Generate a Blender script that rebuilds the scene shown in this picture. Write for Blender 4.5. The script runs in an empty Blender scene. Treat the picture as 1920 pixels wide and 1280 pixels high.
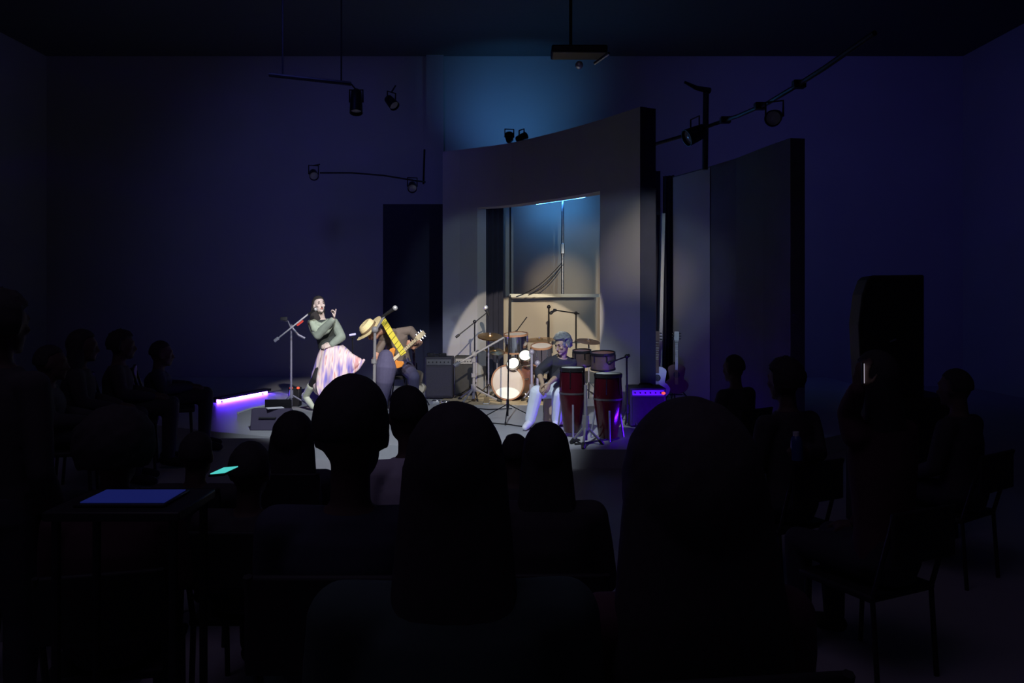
import bpy, math, random
from mathutils import Vector, Matrix, noise
V = Vector
random.seed(7)
sc = bpy.context.scene
col = sc.collection
F = 1500.0; CZ = 1.6; HY = 560.0

def P(px, py, d):
    """point of the place seen at this spot of the photograph, d metres in front of the viewer"""
    return V(((px - 960) * d / F, d, CZ - (py - HY) * d / F))
def FL(px, d, z=0.0):
    return V(((px - 960) * d / F, d, z))

# ------------------------------------------------------------------ materials
def mat(name, color, rough=.6, metal=0., var=.12, scale=14., emit=None, estr=0., spec=.3, bump=0.):
    m = bpy.data.materials.new(name); m.use_nodes = True
    nt = m.node_tree; b = nt.nodes['Principled BSDF']
    b.inputs['Roughness'].default_value = rough
    b.inputs['Metallic'].default_value = metal
    b.inputs['Specular IOR Level'].default_value = spec
    tc = nt.nodes.new('ShaderNodeTexCoord'); nz = nt.nodes.new('ShaderNodeTexNoise')
    nz.inputs['Scale'].default_value = scale; nz.inputs['Detail'].default_value = 4
    nt.links.new(tc.outputs['Object'], nz.inputs['Vector'])
    mx = nt.nodes.new('ShaderNodeMix'); mx.data_type = 'RGBA'
    lo = [max(0, c * (1 - var)) for c in color]; hi = [min(1, c * (1 + var)) for c in color]
    mx.inputs[6].default_value = (*lo, 1); mx.inputs[7].default_value = (*hi, 1)
    nt.links.new(nz.outputs['Fac'], mx.inputs[0]); nt.links.new(mx.outputs[2], b.inputs['Base Color'])
    if bump:
        bp = nt.nodes.new('ShaderNodeBump'); bp.inputs['Strength'].default_value = bump
        bp.inputs['Distance'].default_value = .02
        nt.links.new(nz.outputs['Fac'], bp.inputs['Height']); nt.links.new(bp.outputs['Normal'], b.inputs['Normal'])
    if emit:
        b.inputs['Emission Color'].default_value = (*emit, 1); b.inputs['Emission Strength'].default_value = estr
    return m

def skin_mat(name, color, hc, R, spots):
    """skin with eyes, brows and lips marked by their place on the head; points are local to the body mesh"""
    m = mat(name, color, .5, var=.08)
    nt = m.node_tree; b = nt.nodes['Principled BSDF']
    src = b.inputs['Base Color'].links[0].from_socket
    tc = [n for n in nt.nodes if n.type == 'TEX_COORD'][0]
    for off, r, c in spots:
        p = hc + R @ V(off)
        dn = nt.nodes.new('ShaderNodeVectorMath'); dn.operation = 'DISTANCE'
        nt.links.new(tc.outputs['Object'], dn.inputs[0]); dn.inputs[1].default_value = p
        lt = nt.nodes.new('ShaderNodeMath'); lt.operation = 'LESS_THAN'; lt.inputs[1].default_value = r
        nt.links.new(dn.outputs['Value'], lt.inputs[0])
        mx = nt.nodes.new('ShaderNodeMix'); mx.data_type = 'RGBA'
        nt.links.new(lt.outputs[0], mx.inputs[0]); nt.links.new(src, mx.inputs[6]); mx.inputs[7].default_value = (*c, 1)
        src = mx.outputs[2]
    nt.links.new(src, b.inputs['Base Color'])
    return m

M = {}
def defm(k, *a, **kw): M[k] = mat(k, *a, **kw)
defm('floor_paint', (.40, .41, .43), .45, var=.1, scale=2.)
defm('audience_floor', (.30, .29, .31), .6, var=.12, scale=2.5)
defm('wall_paint', (.40, .40, .43), .8, var=.1, scale=.8)
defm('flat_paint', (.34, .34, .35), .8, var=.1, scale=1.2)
defm('backdrop_paint', (.46, .41, .33), .85, var=.08, scale=1.5)
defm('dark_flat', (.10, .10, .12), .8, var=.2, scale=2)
defm('drape', (.022, .023, .04), .9, var=.2, scale=6)
defm('ceiling_paint', (.10, .11, .12), .9)
defm('black_metal', (.03, .03, .035), .4, .6)
defm('grey_metal', (.30, .30, .32), .35, .9)
defm('chrome', (.75, .76, .78), .18, 1.)
defm('black_plastic', (.02, .02, .023), .5)
defm('black_cloth', (.03, .03, .032), .9, var=.3)
defm('tolex', (.05, .047, .06), .7, var=.25, scale=60)
defm('grille_cloth', (.06, .055, .075), .8, var=.35, scale=120)
defm('pale_paint', (.75, .74, .62), .5)
defm('mesh_silver', (.75, .75, .78), .35, .6, scale=200, var=.35)
defm('drumhead', (.55, .49, .43), .5, var=.1, scale=5)
defm('white_head', (.80, .86, .82), .45, var=.05)
defm('brown_shell', (.22, .09, .06), .3, var=.25, scale=10, spec=.5)
defm('dark_shell', (.10, .07, .06), .45, var=.3, scale=12)
defm('wine_lacquer', (.045, .004, .009), .17, var=.3, scale=9, spec=.6)
defm('hoop_brown', (.32, .17, .10), .5)
defm('bronze', (.62, .38, .17), .3, .9, var=.15, scale=40)
defm('brass', (.75, .58, .3), .3, .9)
defm('white_conga_head', (.62, .66, .60), .6)
defm('guitar_orange', (.75, .28, .05), .3, var=.25, scale=7, spec=.5)
defm('guitar_pale', (.62, .55, .42), .35, var=.1, scale=7)
defm('guitar_white', (.62, .64, .68), .4, var=.08, scale=7)
defm('rosewood', (.13, .07, .045), .5)
defm('maple', (.72, .60, .38), .4)
defm('straw', (.80, .66, .36), .8, var=.22, scale=60, bump=.4)
defm('hat_band', (.16, .11, .06), .7)
defm('yellow_strap', (.68, .58, .06), .7, var=.1)
defm('strap_pattern', (.16, .13, .02), .7)
defm('brown_vest', (.17, .135, .115), .85, var=.2, scale=8)
defm('slate_jeans', (.085, .08, .15), .85, var=.15, scale=20)
defm('black_jeans', (.02, .02, .024), .85)
defm('sage_blouse', (.26, .31, .27), .85, var=.28, scale=9, bump=.3)
defm('dark_waist', (.05, .06, .06), .85, var=.3)
defm('pale_boot', (.55, .60, .50), .6, var=.15)
defm('white_trousers', (.78, .84, .92), .85, var=.08, scale=10, bump=.3)
defm('white_shoe', (.78, .78, .82), .6)
defm('dark_shirt', (.045, .045, .055), .9)
defm('cajon_wood', (.48, .36, .26), .5, var=.12, scale=6)
defm('grey_hair', (.17, .19, .20), .75, var=.6, scale=55, bump=.5)
defm('black_hair', (.04, .036, .038), .85, var=.3, scale=60)
defm('brown_hair', (.045, .04, .042), .85, var=.3, scale=60)
defm('aud_black', (.05, .045, .05), .9)
defm('aud_navy', (.045, .05, .075), .9)
defm('aud_maroon', (.075, .035, .045), .9)
defm('aud_grey', (.06, .06, .065), .9)
defm('aud_pale', (.62, .60, .66), .9)
defm('aud_green', (.04, .065, .06), .9)
defm('aud_trouser', (.04, .04, .05), .9)
defm('aud_shoe', (.015, .015, .016), .7)
defm('chair_black', (.02, .02, .022), .6)
defm('chair_pale', (.26, .26, .26), .5)
defm('led_purple', (.2, .1, .4), .4, emit=(.11, .03, 1.0), estr=210.)
defm('led_purple_soft', (.2, .1, .4), .4, emit=(.11, .005, 1.0), estr=300.)
defm('blue_tube', (.3, .5, .8), .4, emit=(.07, .34, 1.0), estr=42.)
defm('red_led', (.5, .05, .03), .4, emit=(1., .13, .06), estr=.9)
defm('red_lamp', (.5, .05, .03), .4, emit=(1., .10, .08), estr=.45)
defm('phone_screen', (.05, .2, .2), .3, emit=(.10, .75, .70), estr=.8)
defm('tablet_screen', (.02, .03, .2), .3, emit=(.016, .025, .20), estr=.38)
defm('paper', (.78, .78, .82), .8)
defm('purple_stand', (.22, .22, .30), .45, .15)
defm('pale_boom', (.62, .62, .70), .45)
defm('boom_grey', (.20, .20, .215), .5)
defm('lens_glass', (.3, .3, .33), .1, .2)
defm('bottle_blue', (.03, .07, .22), .3)
defm('pale_plastic', (.5, .5, .52), .5)
defm('speaker_black', (.018, .016, .016), .6, var=.3, scale=80)

# ------------------------------------------------------------------ geometry collector
def frame(d, hint=V((0, 0, 1))):
    d = d.normalized()
    if abs(d.dot(hint)) > .97: hint = V((1, 0, 0)) if abs(d.x) < .9 else V((0, 1, 0))
    a = hint.cross(d).normalized(); b = d.cross(a).normalized()
    return a, b
class G:
    def __init__(s): s.v = []; s.f = []
    def box(s, c, size, R=None):
        c = V(c); h = V(size) / 2; R = R or Matrix.Identity(3); b = len(s.v)
        for sx in (-1, 1):
            for sy in (-1, 1):
                for sz in (-1, 1): s.v.append(c + R @ V((sx * h.x, sy * h.y, sz * h.z)))
        for q in ((0, 1, 3, 2), (4, 6, 7, 5), (0, 4, 5, 1), (2, 3, 7, 6), (0, 2, 6, 4), (1, 5, 7, 3)): s.f.append(tuple(b + i for i in q))
        return s
    def rings(s, rings, cap=True, closed=True):
        b = len(s.v); n = len(rings[0])
        for r in rings: s.v.extend(V(p) for p in r)
        for i in range(len(rings) - 1):
            for j in range(n if closed else n - 1):
                k = (j + 1) % n
                s.f.append((b + i * n + j, b + i * n + k, b + (i + 1) * n + k, b + (i + 1) * n + j))
        if cap:
            s.f.append(tuple(b + j for j in range(n))[::-1])
            e = b + (len(rings) - 1) * n; s.f.append(tuple(e + j for j in range(n)))
        return s
    def tube(s, pts, rad, n=10, rnd=False):
        pts = [V(p) for p in pts]
        if not isinstance(rad, (list, tuple)): rad = [rad] * len(pts)
        rad = list(rad)
        if rnd:
            d0 = (pts[0] - pts[1]).normalized(); d1 = (pts[-1] - pts[-2]).normalized()
            P0 = [pts[0] + d0 * rad[0] * math.sin(t) for t in (1.4, .9, .45)]; R0 = [rad[0] * math.cos(t) for t in (1.4, .9, .45)]
            P1 = [pts[-1] + d1 * rad[-1] * math.sin(t) for t in (.45, .9, 1.4)]; R1 = [rad[-1] * math.cos(t) for t in (.45, .9, 1.4)]
            pts = P0 + pts + P1; rad = R0 + rad + R1
        a = None; rg = []
        for i, p in enumerate(pts):
            d = (pts[min(i + 1, len(pts) - 1)] - pts[max(i - 1, 0)])
            if d.length < 1e-9: d = V((0, 0, 1))
            d.normalize()
            if a is None: a, b = frame(d)
            else:
                a = a - d * a.dot(d)
                a = a.normalized() if a.length > 1e-6 else frame(d)[0]
                b = d.cross(a)
            rg.append([p + (a * math.cos(t) + b * math.sin(t)) * rad[i] for t in [2 * math.pi * k / n for k in range(n)]])
        return s.rings(rg)
    def loft(s, secs, n=20):
        rg = []
        for c, r, f, w, d in secs:
            rg.append([V(c) + r * w * math.cos(t) + f * d * math.sin(t) for t in [2 * math.pi * k / n for k in range(n)]])
        return s.rings(rg)
    def ell(s, c, rad, R=None, n=14, m=9, fn=None):
        c = V(c); R = R or Matrix.Identity(3); rg = []
        for i in range(m + 1):
            ph = -math.pi / 2 + math.pi * i / m; ph = max(-1.5, min(1.5, ph)); ring = []
            for k in range(n):
                t = 2 * math.pi * k / n
                u = V((math.cos(ph) * math.cos(t), math.cos(ph) * math.sin(t), math.sin(ph)))
                q = fn(u) if fn else 1.
                ring.append(c + R @ V((u.x * rad[0] * q, u.y * rad[1] * q, u.z * rad[2] * q)))
            rg.append(ring)
        return s.rings(rg)
    def lathe(s, prof, o, ax, n=24, cap=True):
        o = V(o); ax = V(ax).normalized(); a, b = frame(ax)
        return s.rings([[o + ax * h + (a * math.cos(t) + b * math.sin(t)) * max(r, 1e-4) for t in [2 * math.pi * k / n for k in range(n)]] for r, h in prof], cap)
    def extrude(s, poly, o, ux, uy, depth):
        o = V(o); ux = V(ux); uy = V(uy); nn = ux.cross(uy).normalized() * depth
        return s.rings([[o + ux * x + uy * y for x, y in poly], [o + ux * x + uy * y + nn for x, y in poly]])
    def bar(s, a, b, w, h):
        a = V(a); b = V(b); d = (b - a); u, v = frame(d)
        c = [(-w / 2, -h / 2), (w / 2, -h / 2), (w / 2, h / 2), (-w / 2, h / 2)]
        return s.rings([[p + u * x + v * y for x, y in c] for p in (a, b)])

ORG = {}
def wo(o): return ORG.get(o.name, V((0, 0, 0)))
def tag(o, label=None, cat=None, group=None, kind=None):
    if label: o['label'] = label
    if cat: o['category'] = cat
    if group: o['group'] = group
    if kind: o['kind'] = kind
    return o
def build(g, name, m, parent=None, smooth=True, remesh=None, bevel=None, sub=0, org=None, disp=None):
    if parent is not None: base = wo(parent)
    else:
        if org is None:
            xs = [v.x for v in g.v]; ys = [v.y for v in g.v]; zs = [v.z for v in g.v]
            org = V(((min(xs) + max(xs)) / 2, (min(ys) + max(ys)) / 2, min(zs)))
        base = V(org)
    me = bpy.data.meshes.new(name)
    me.from_pydata([tuple(v - base) for v in g.v], [], g.f); me.update()
    import bmesh
    bm = bmesh.new(); bm.from_mesh(me); bmesh.ops.recalc_face_normals(bm, faces=bm.faces); bm.to_mesh(me); bm.free()
    if smooth:
        for p in me.polygons: p.use_smooth = True
    if m: me.materials.append(m)
    o = bpy.data.objects.new(name, me); col.objects.link(o)
    if parent is not None: o.parent = parent
    else: o.location = base
    ORG[o.name] = base
    if remesh:
        r = o.modifiers.new('remesh', 'REMESH'); r.mode = 'VOXEL'; r.voxel_size = remesh; r.use_smooth_shade = True
        s_ = o.modifiers.new('smooth', 'SMOOTH'); s_.factor = .5; s_.iterations = 2
    if bevel:
        b = o.modifiers.new('bevel', 'BEVEL'); b.width = bevel; b.segments = 2; b.limit_method = 'ANGLE'; b.angle_limit = .6
    if sub:
        s_ = o.modifiers.new('sub', 'SUBSURF'); s_.levels = sub; s_.render_levels = sub
    if smooth and not remesh and not sub:
        # keep hard edges crisp
        try:
            me.set_sharp_from_angle(angle=.7)
        except Exception: pass
    return o
def thing(name, label, cat, loc, group=None):
    o = bpy.data.objects.new(name, None); col.objects.link(o); o.empty_display_size = .1
    o.location = V(loc); ORG[o.name] = V(loc)
    return tag(o, label, cat, group)
def struct(g, name, m, **kw):
    return tag(build(g, name, m, **kw), kind='structure')
def copy_thing(o, delta, label, group=None):
    def kids(x): return [k for k in bpy.data.objects if k.parent == x]
    r = o.copy(); col.objects.link(r); r.location = o.location + V(delta); ORG[r.name] = wo(o) + V(delta)
    r['label'] = label
    if group: r['group'] = group
    for k in kids(o):
        if k == r: continue
        c = k.copy(); col.objects.link(c); c.parent = r
        for g2 in kids(k):
            d = g2.copy(); col.objects.link(d); d.parent = c
    return r

# ------------------------------------------------------------------ camera
cam_d = bpy.data.cameras.new('camera'); cam = bpy.data.objects.new('camera', cam_d); col.objects.link(cam)
cam.location = (0, 0, CZ); cam.rotation_euler = (math.pi / 2, 0, 0)
cam_d.sensor_width = 36; cam_d.lens = 36 * F / 1920; cam_d.shift_y = -80 / 1920; cam_d.clip_start = .05
sc.camera = cam
sc.view_settings.view_transform = 'Standard'; sc.view_settings.look = 'None'
sc.view_settings.exposure = 0; sc.view_settings.gamma = 1; sc.view_settings.use_curve_mapping = False
w = bpy.data.worlds.new('world'); sc.world = w; w.use_nodes = True
w.node_tree.nodes['Background'].inputs[0].default_value = (.30, .26, .85, 1)
w.node_tree.nodes['Background'].inputs[1].default_value = .0060

# ------------------------------------------------------------------ the room
AZ = -.2       # audience floor
RZ = .1        # raised rear tier
struct(G().box((0, 6.5, AZ - .1), (19.5, 22, .2)), 'floor', M['audience_floor'], smooth=False)
struct(G().box((0, .0, (AZ + RZ) / 2), (12.0, 4.4, RZ - AZ)), 'floor_tier', M['audience_floor'], smooth=False)
arc = [(-7.5, 11.6), (-5.4, 10.6), (-3.5, 9.6), (-2.2, 9.0), (-1., 8.65), (.2, 8.5), (1.2, 8.5), (2.4, 8.7), (3.6, 9.2), (5.0, 10.4), (6.4, 12)]
g = G().extrude(arc + [(6.4, 16.3), (-7.5, 16.3)], (0, 0, AZ), V((1, 0, 0)), V((0, 1, 0)), -AZ)
struct(g, 'floor_stage', M['floor_paint'], smooth=False)
struct(G().box((0, 16.6, 3.2), (19.5, .2, 6.8)), 'wall_rear', M['wall_paint'], smooth=False)
struct(G().box((-9.7, 6.5, 3.2), (.2, 20.4, 6.8)), 'wall_left', M['wall_paint'], smooth=False)
struct(G().box((9.4, 6.5, 3.2), (.2, 20.4, 6.8)), 'wall_right', M['wall_paint'], smooth=False)
struct(G().box((0, -3.9, 3.2), (19.5, .2, 6.8)), 'wall_front', M['wall_paint'], smooth=False)
struct(G().box((0, 6.5, 6.65), (19.5, 21, .1)), 'ceiling', M['ceiling_paint'], smooth=False)
pL = P(797, 300, 16.2); pR = P(830, 300, 16.2)
struct(G().box(((pL.x + pR.x) / 2, 16.46, 3.2), (pR.x - pL.x, .12, 6.8)), 'wall_pier', M['wall_paint'], smooth=False)

# curved scenery wall with an opening
def dd(py, ztop): return (ztop - CZ) * F / (HY - py)
ctrl = [(830, 14.13), (862, 13.97), (895, 13.76), (930, 13.55), (960, 13.33), (1000, 12.93), (1050, 12.42), (1090, 12.0), (1125, 11.63), (1160, 11.25), (1200, 10.84)]
cp = [V(((px - 960) * d / F, d)) for px, d in ctrl]
def offs(pts, t):
    out = []
    for i, p in enumerate(pts):
        d = (pts[min(i + 1, len(pts) - 1)] - pts[max(i - 1, 0)]).normalized()
        out.append(p + V((-d.y, d.x)) * t)
    return out
cb = offs(cp, .26)
def wallseg(g, i0, i1, z0, z1, front, back):
    rg = []
    for i in range(i0, i1 + 1):
        a, b = front[i], back[i]
        rg.append([V((a.x, a.y, z0)), V((a.x, a.y, z1)), V((b.x, b.y, z1)), V((b.x, b.y, z0))])
    g.rings(rg)
ZT = 4.2; ZL = 3.165
wf = thing('scenery_wall', 'tall curved grey stage wall with a doorway opening behind the drum kit', 'stage flat', (0, 12.6, 0))
wf['kind'] = 'structure'
for i0, i1, z0, z1, nm in ((0, 2, 0, ZL, 'pier_panel'), (8, 10, 0, ZL, 'pier_panel'), (0, 10, ZL, ZT, 'header_panel')):
    g = G(); wallseg(g, i0, i1, z0, z1, cp, cb); build(g, nm, M['flat_paint'], wf, smooth=False)
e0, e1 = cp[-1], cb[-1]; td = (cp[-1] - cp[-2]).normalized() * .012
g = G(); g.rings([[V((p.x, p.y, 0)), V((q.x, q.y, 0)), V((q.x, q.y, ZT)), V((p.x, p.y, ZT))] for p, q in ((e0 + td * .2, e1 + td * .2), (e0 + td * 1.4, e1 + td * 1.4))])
build(g, 'shade_strip', M['drape'], wf, smooth=False)  # shade painted as a dark strip over the end face the wash lights
# second curved flat on the other side of the gap
ctrl2 = [(1262, 13.1), (1295, 12.6), (1330, 12.1), (1380, 11.4), (1430, 10.6), (1482, 9.95)]
c2 = [V(((px - 960) * d / F, d)) for px, d in ctrl2]; c2b = offs(c2, .2)
wf2 = thing('scenery_flat', 'lower curved dark flat standing past the drape gap beside the tall scenery wall', 'stage flat', (3.0, 11.8, 0))
wf2['kind'] = 'structure'
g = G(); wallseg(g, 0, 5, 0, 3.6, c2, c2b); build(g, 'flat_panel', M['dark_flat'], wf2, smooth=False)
g = G()
fp = [p + V((-.0, -.03)) for p in c2[:3]]
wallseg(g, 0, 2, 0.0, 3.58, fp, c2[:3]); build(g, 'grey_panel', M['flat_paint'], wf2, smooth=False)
# end return of the second flat
# dark flat at the other side
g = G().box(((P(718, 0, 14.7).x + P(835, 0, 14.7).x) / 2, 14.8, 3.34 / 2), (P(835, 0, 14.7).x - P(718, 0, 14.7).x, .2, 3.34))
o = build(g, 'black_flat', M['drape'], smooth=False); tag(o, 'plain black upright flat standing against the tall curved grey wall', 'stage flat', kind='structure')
# backdrop behind the opening
g = G().box((.8, 15.3, 1.95), (2.9, .06, 3.9))
o = build(g, 'backdrop_panel', M['backdrop_paint'], smooth=False); tag(o, 'beige backdrop panel seen through the doorway opening', 'backdrop', kind='structure')

def curtain(name, label, a, b, z0, z1, waves, amp, m, group=None):
    a = V(a); b = V(b); n = waves * 8; d = b - a; nn = V((-d.y, d.x)).normalized(); r0 = []; r1 = []
    for side in (0, 1):
        rng = range(n + 1) if side == 0 else range(n, -1, -1)
        for k in rng:
            t = k / n; off = amp * math.sin(t * waves * 2 * math.pi) + side * .015
            p = a + d * t + nn * off; r0.append(V((p.x, p.y, z0))); p2 = a + d * t + nn * (off * .8); r1.append(V((p2.x, p2.y, z1)))
    o = build(G().rings([r0, r1]), name, m); return tag(o, label, 'curtain', group)
curtain('stage_curtain', 'dark blue curtain hanging in the doorway opening beside the beige backdrop', FL(905, 14.25)[:2], FL(944, 14.6)[:2], .01, 3.6, 4, .03, M['drape'])
curtain('stage_curtain', 'narrow black drape hanging next to the end edge of the tall curved wall', FL(1223, 13.4)[:2], FL(1238, 13.5)[:2], .01, 3.75, 2, .03, M['drape'])
curtain('stage_curtain', 'wider black drape hanging beside the lower curved flat', FL(1243, 13.7)[:2], FL(1264, 13.6)[:2], .01, 3.7, 3, .03, M['drape'])
# grey strips painted in for the lit slits of the drape gap
for (x0, x1, d, lb) in ((1223, 1215, 12.6, 'thin grey strip painted for a lit slit beside the end edge of the tall curved wall'), (1244, 1236, 13.2, 'thin grey strip painted for a lit slit between the two black drapes')):
    o = build(G().bar(P(x0, 400, d), FL(x1, d, .0), .06, .05), 'lit_slit', M['flat_paint'], smooth=False); tag(o, lb, 'batten')

# frame in front of the backdrop
ft = thing('door_frame', 'tall dark pipe frame with a pale crossbar in front of the beige backdrop', 'frame', FL(1000, 15.0))
build(G().tube([FL(957, 14.95), P(957, 350, 14.95)], .018), 'upright', M['black_metal'], ft)
build(G().tube([P(1055, 556, 14.9), P(1055, 350, 14.9)], .028), 'upright', M['grey_metal'], ft)
build(G().box((P(1040, 553, 14.9).x, 14.88, P(0, 554, 14.9).z), (1.68, .05, .06)), 'crossbar', M['pale_paint'], ft, smooth=False)
g = G().box(P(1055, 466, 14.9), (.07, .08, .2)); build(g, 'coupling', M['grey_metal'], ft, bevel=.01)
for k, (a, b) in enumerate((((1054, 492), (968, 556)), ((1055, 496), (990, 553)))):
    p0 = P(*a, 14.84); p1 = P(*b, 14.82); pts = [p0.lerp(p1, t / 8) - V((0, 0, .10 * math.sin(math.pi * t / 8))) for t in range(9)]
    build(G().tube(pts, .008, 6), 'cable', M['black_plastic'], ft)
# blue tube lamp tucked behind the header
lt = thing('tube_lamp', 'glowing blue tube lamp hung on the backdrop under the header of the doorway opening', 'lamp', P(1048, 373, 14.7))
a = P(1006, 381, 14.72); b = P(1096, 368, 14.72)
build(G().bar(a + V((0, .05, .05)), b + V((0, .05, .05)), .06, .05), 'housing', M['grey_metal'], lt, smooth=False)
build(G().tube([a, b], .022, rnd=True), 'tube', M['blue_tube'], lt)

# par cans
def par(name, label, c, aim, r=.1, L=.24, hang=None, group=None, m='black_metal', yoke=True):
    c = V(c); aim = V(aim).normalized(); t = thing(name, label, 'stage light', c, group)
    build(G().lathe([(r * .45, -L * .55), (r * .8, -L * .45), (r * .92, 0), (r, L * .45), (r * .93, L * .45), (r * .85, L * .3)], c, aim), 'can', M[m], t)
    build(G().lathe([(.001, L * .3), (r * .84, L * .3), (r * .84, L * .32), (.001, L * .34)], c, aim), 'lens', M['lens_glass'], t)
    if not yoke: return t
    side = aim.cross(V((0, 0, 1))).normalized() if abs(aim.z) < .95 else V((1, 0, 0))
    up = V((0, 0, 1)); h = r * 1.9
    build(G().tube([c - side * r * 1.02, c - side * r * 1.02 + up * h, c + side * r * 1.02 + up * h, c + side * r * 1.02], .012, 6), 'yoke', M['black_metal'], t)
    if hang: build(G().tube([c + up * h, V(hang)], .012, 6), 'hanger', M['black_metal'], t)
    return t
par('spotlight', 'small black spotlight standing on top of the curved wall, shining blue upward', P(955, 258, 13.62), (-.1, .45, .9), .075, .16)
par('spotlight', 'squat black spotlight lying on the wall top beside the shining one', P(978, 258, 13.4), (.6, .4, .35), .07, .2)
# bent lighting pipe with its post and lamps
bp = thing('lighting_pipe', 'long bent black lighting pipe with a post rising above the lower curved flat', 'lighting rig', P(1322, 320, 12))
pts = [P(1222, 272, 12.8), P(1290, 252, 12.3), P(1335, 234, 11.6), (P(1385, 217, 10.8)), P(1440, 193, 10), P(1490, 163, 9.2), P(1545, 128, 8.5), P(1640, 62, 7.6)]
build(G().tube(pts, .028, 8), 'pipe', M['black_metal'], bp)
build(G().tube([P(1322, 318, 12), P(1324, 166, 12)], .045, 8), 'post', M['black_metal'], bp)
build(G().tube([P(1330, 170, 12), P(1306, 165, 11.9), P(1284, 154, 11.8)], [.05, .035, .02], 8), 'arm', M['black_metal'], bp)
for q in (P(1360, 225, 11.2), P(1425, 199, 10.2), P(1498, 158, 9.1)):
    build(G().box(q, (.14, .10, .09)), 'clamp', M['black_metal'], bp, bevel=.01)
par('spotlight', 'boxy black lantern hung where the bent pipe meets its post', P(1303, 252, 11.9), (-.75, -.2, -.35), .13, .34)
par('spotlight', 'round black lamp hanging below the bent lighting pipe', P(1452, 220, 9.6), (-.45, -.8, -.3), .10, .22, hang=P(1450, 190, 9.6))
par('spotlight', 'small black spotlight hanging alone on the blue rear wall', P(588, 327, 14.5), (.3, -.8, -.5), .085, .2, hang=P(600, 308, 14.5))
rl = thing('lighting_rail', 'thin sagging black rail strung in front of the blue rear wall', 'lighting rig', P(700, 330, 14.6))
build(G().tube([P(600, 324, 14.6), P(660, 324, 14.6), P(720, 329, 14.6), P(775, 338, 14.6), P(797, 341, 15)], .016, 6), 'rail', M['black_metal'], rl)
build(G().tube([P(794, 345, 15), P(796, 280, 15)], .02, 6), 'dropper', M['black_metal'], rl)
par('spotlight', 'black spotlight clamped to the end of the sagging rail', P(773, 350, 14.5), (.1, -.8, -.5), .085, .2)
tp = thing('ceiling_pipe', 'straight grey pipe with a glinting top hung high near the ceiling', 'lighting rig', P(590, 150, 11))
build(G().tube([P(505, 140, 11), P(658, 157, 11)], .03, 8), 'pipe', M['black_metal'], tp)
for x, y in ((530, 143), (640, 155)): build(G().tube([P(x, y, 11), P(x, y, 11) + V((0, 0, 6.6 - P(x, y, 11).z))], .012, 6), 'hanger', M['black_metal'], tp)
par('spotlight', 'long black lantern drooping from the end of the ceiling pipe', P(668, 192, 11), (.05, -.3, -.95), .09, .36, hang=P(658, 157, 11))
par('spotlight', 'faint black lantern hanging in front of the wall pier', P(734, 192, 12), (.5, -.4, -.6), .08, .22, hang=P(742, 160, 12))
cl = thing('ceiling_fixture', 'dark ceiling rig with a glinting round lens above the curved wall', 'lighting rig', P(1090, 100, 9))
build(G().box(P(1085, 98, 9), (.62, .3, .09)), 'casing', M['black_metal'], cl, bevel=.02)
build(G().ell(P(1086, 122, 8.9), (.045, .045, .045)), 'lens', M['mesh_silver'], cl)
build(G().tube([P(1115, 119, 8.9), P(1142, 100, 8.7)], .018, 8), 'rod', M['grey_metal'], cl)
build(G().tube([P(1070, 90, 9), P(1070, 90, 9) + V((0, 0, 6.6 - P(1070, 90, 9).z))], .02, 6), 'hanger', M['black_metal'], cl)

# ------------------------------------------------------------------ stage gear
def led_bar(label, a, b, m, hood=.05):
    a = V(a); b = V(b); t = thing('led_bar', label, 'stage light', (a + b) / 2)
    up = V((0, 0, 1)); d = (b - a).normalized(); s = d.cross(up)
    build(G().bar(a + up * .068 + s * (.02 + hood / 2), b + up * .068 + s * (.02 + hood / 2), .10 + hood, .035), 'housing', M['black_metal'], t, smooth=False)
    build(G().bar(a + up * .032 + s * .04, b + up * .032 + s * .04, .012, .046), 'diode_strip', M[m], t, smooth=False)
    build(G().bar(a + up * .028 + s * .0, b + up * .028 + s * .0, .05, .05), 'back_rail', M['black_metal'], t, smooth=False)
    for q in (a + d * .12, b - d * .12): build(G().box(q + up * .015, (.09, .09, .03)), 'foot', M['black_metal'], t, smooth=False)
    return t
led_bar('glowing purple light bar lying on the open stage floor behind the wedge monitor', FL(403, 12.3), FL(497, 13.55), 'led_purple')
led_bar('glowing purple light bar lying on the floor past the congas', V((2.35, 9.12, 0)), V((1.75, 8.66, 0)), 'led_purple_soft', .0)

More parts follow.
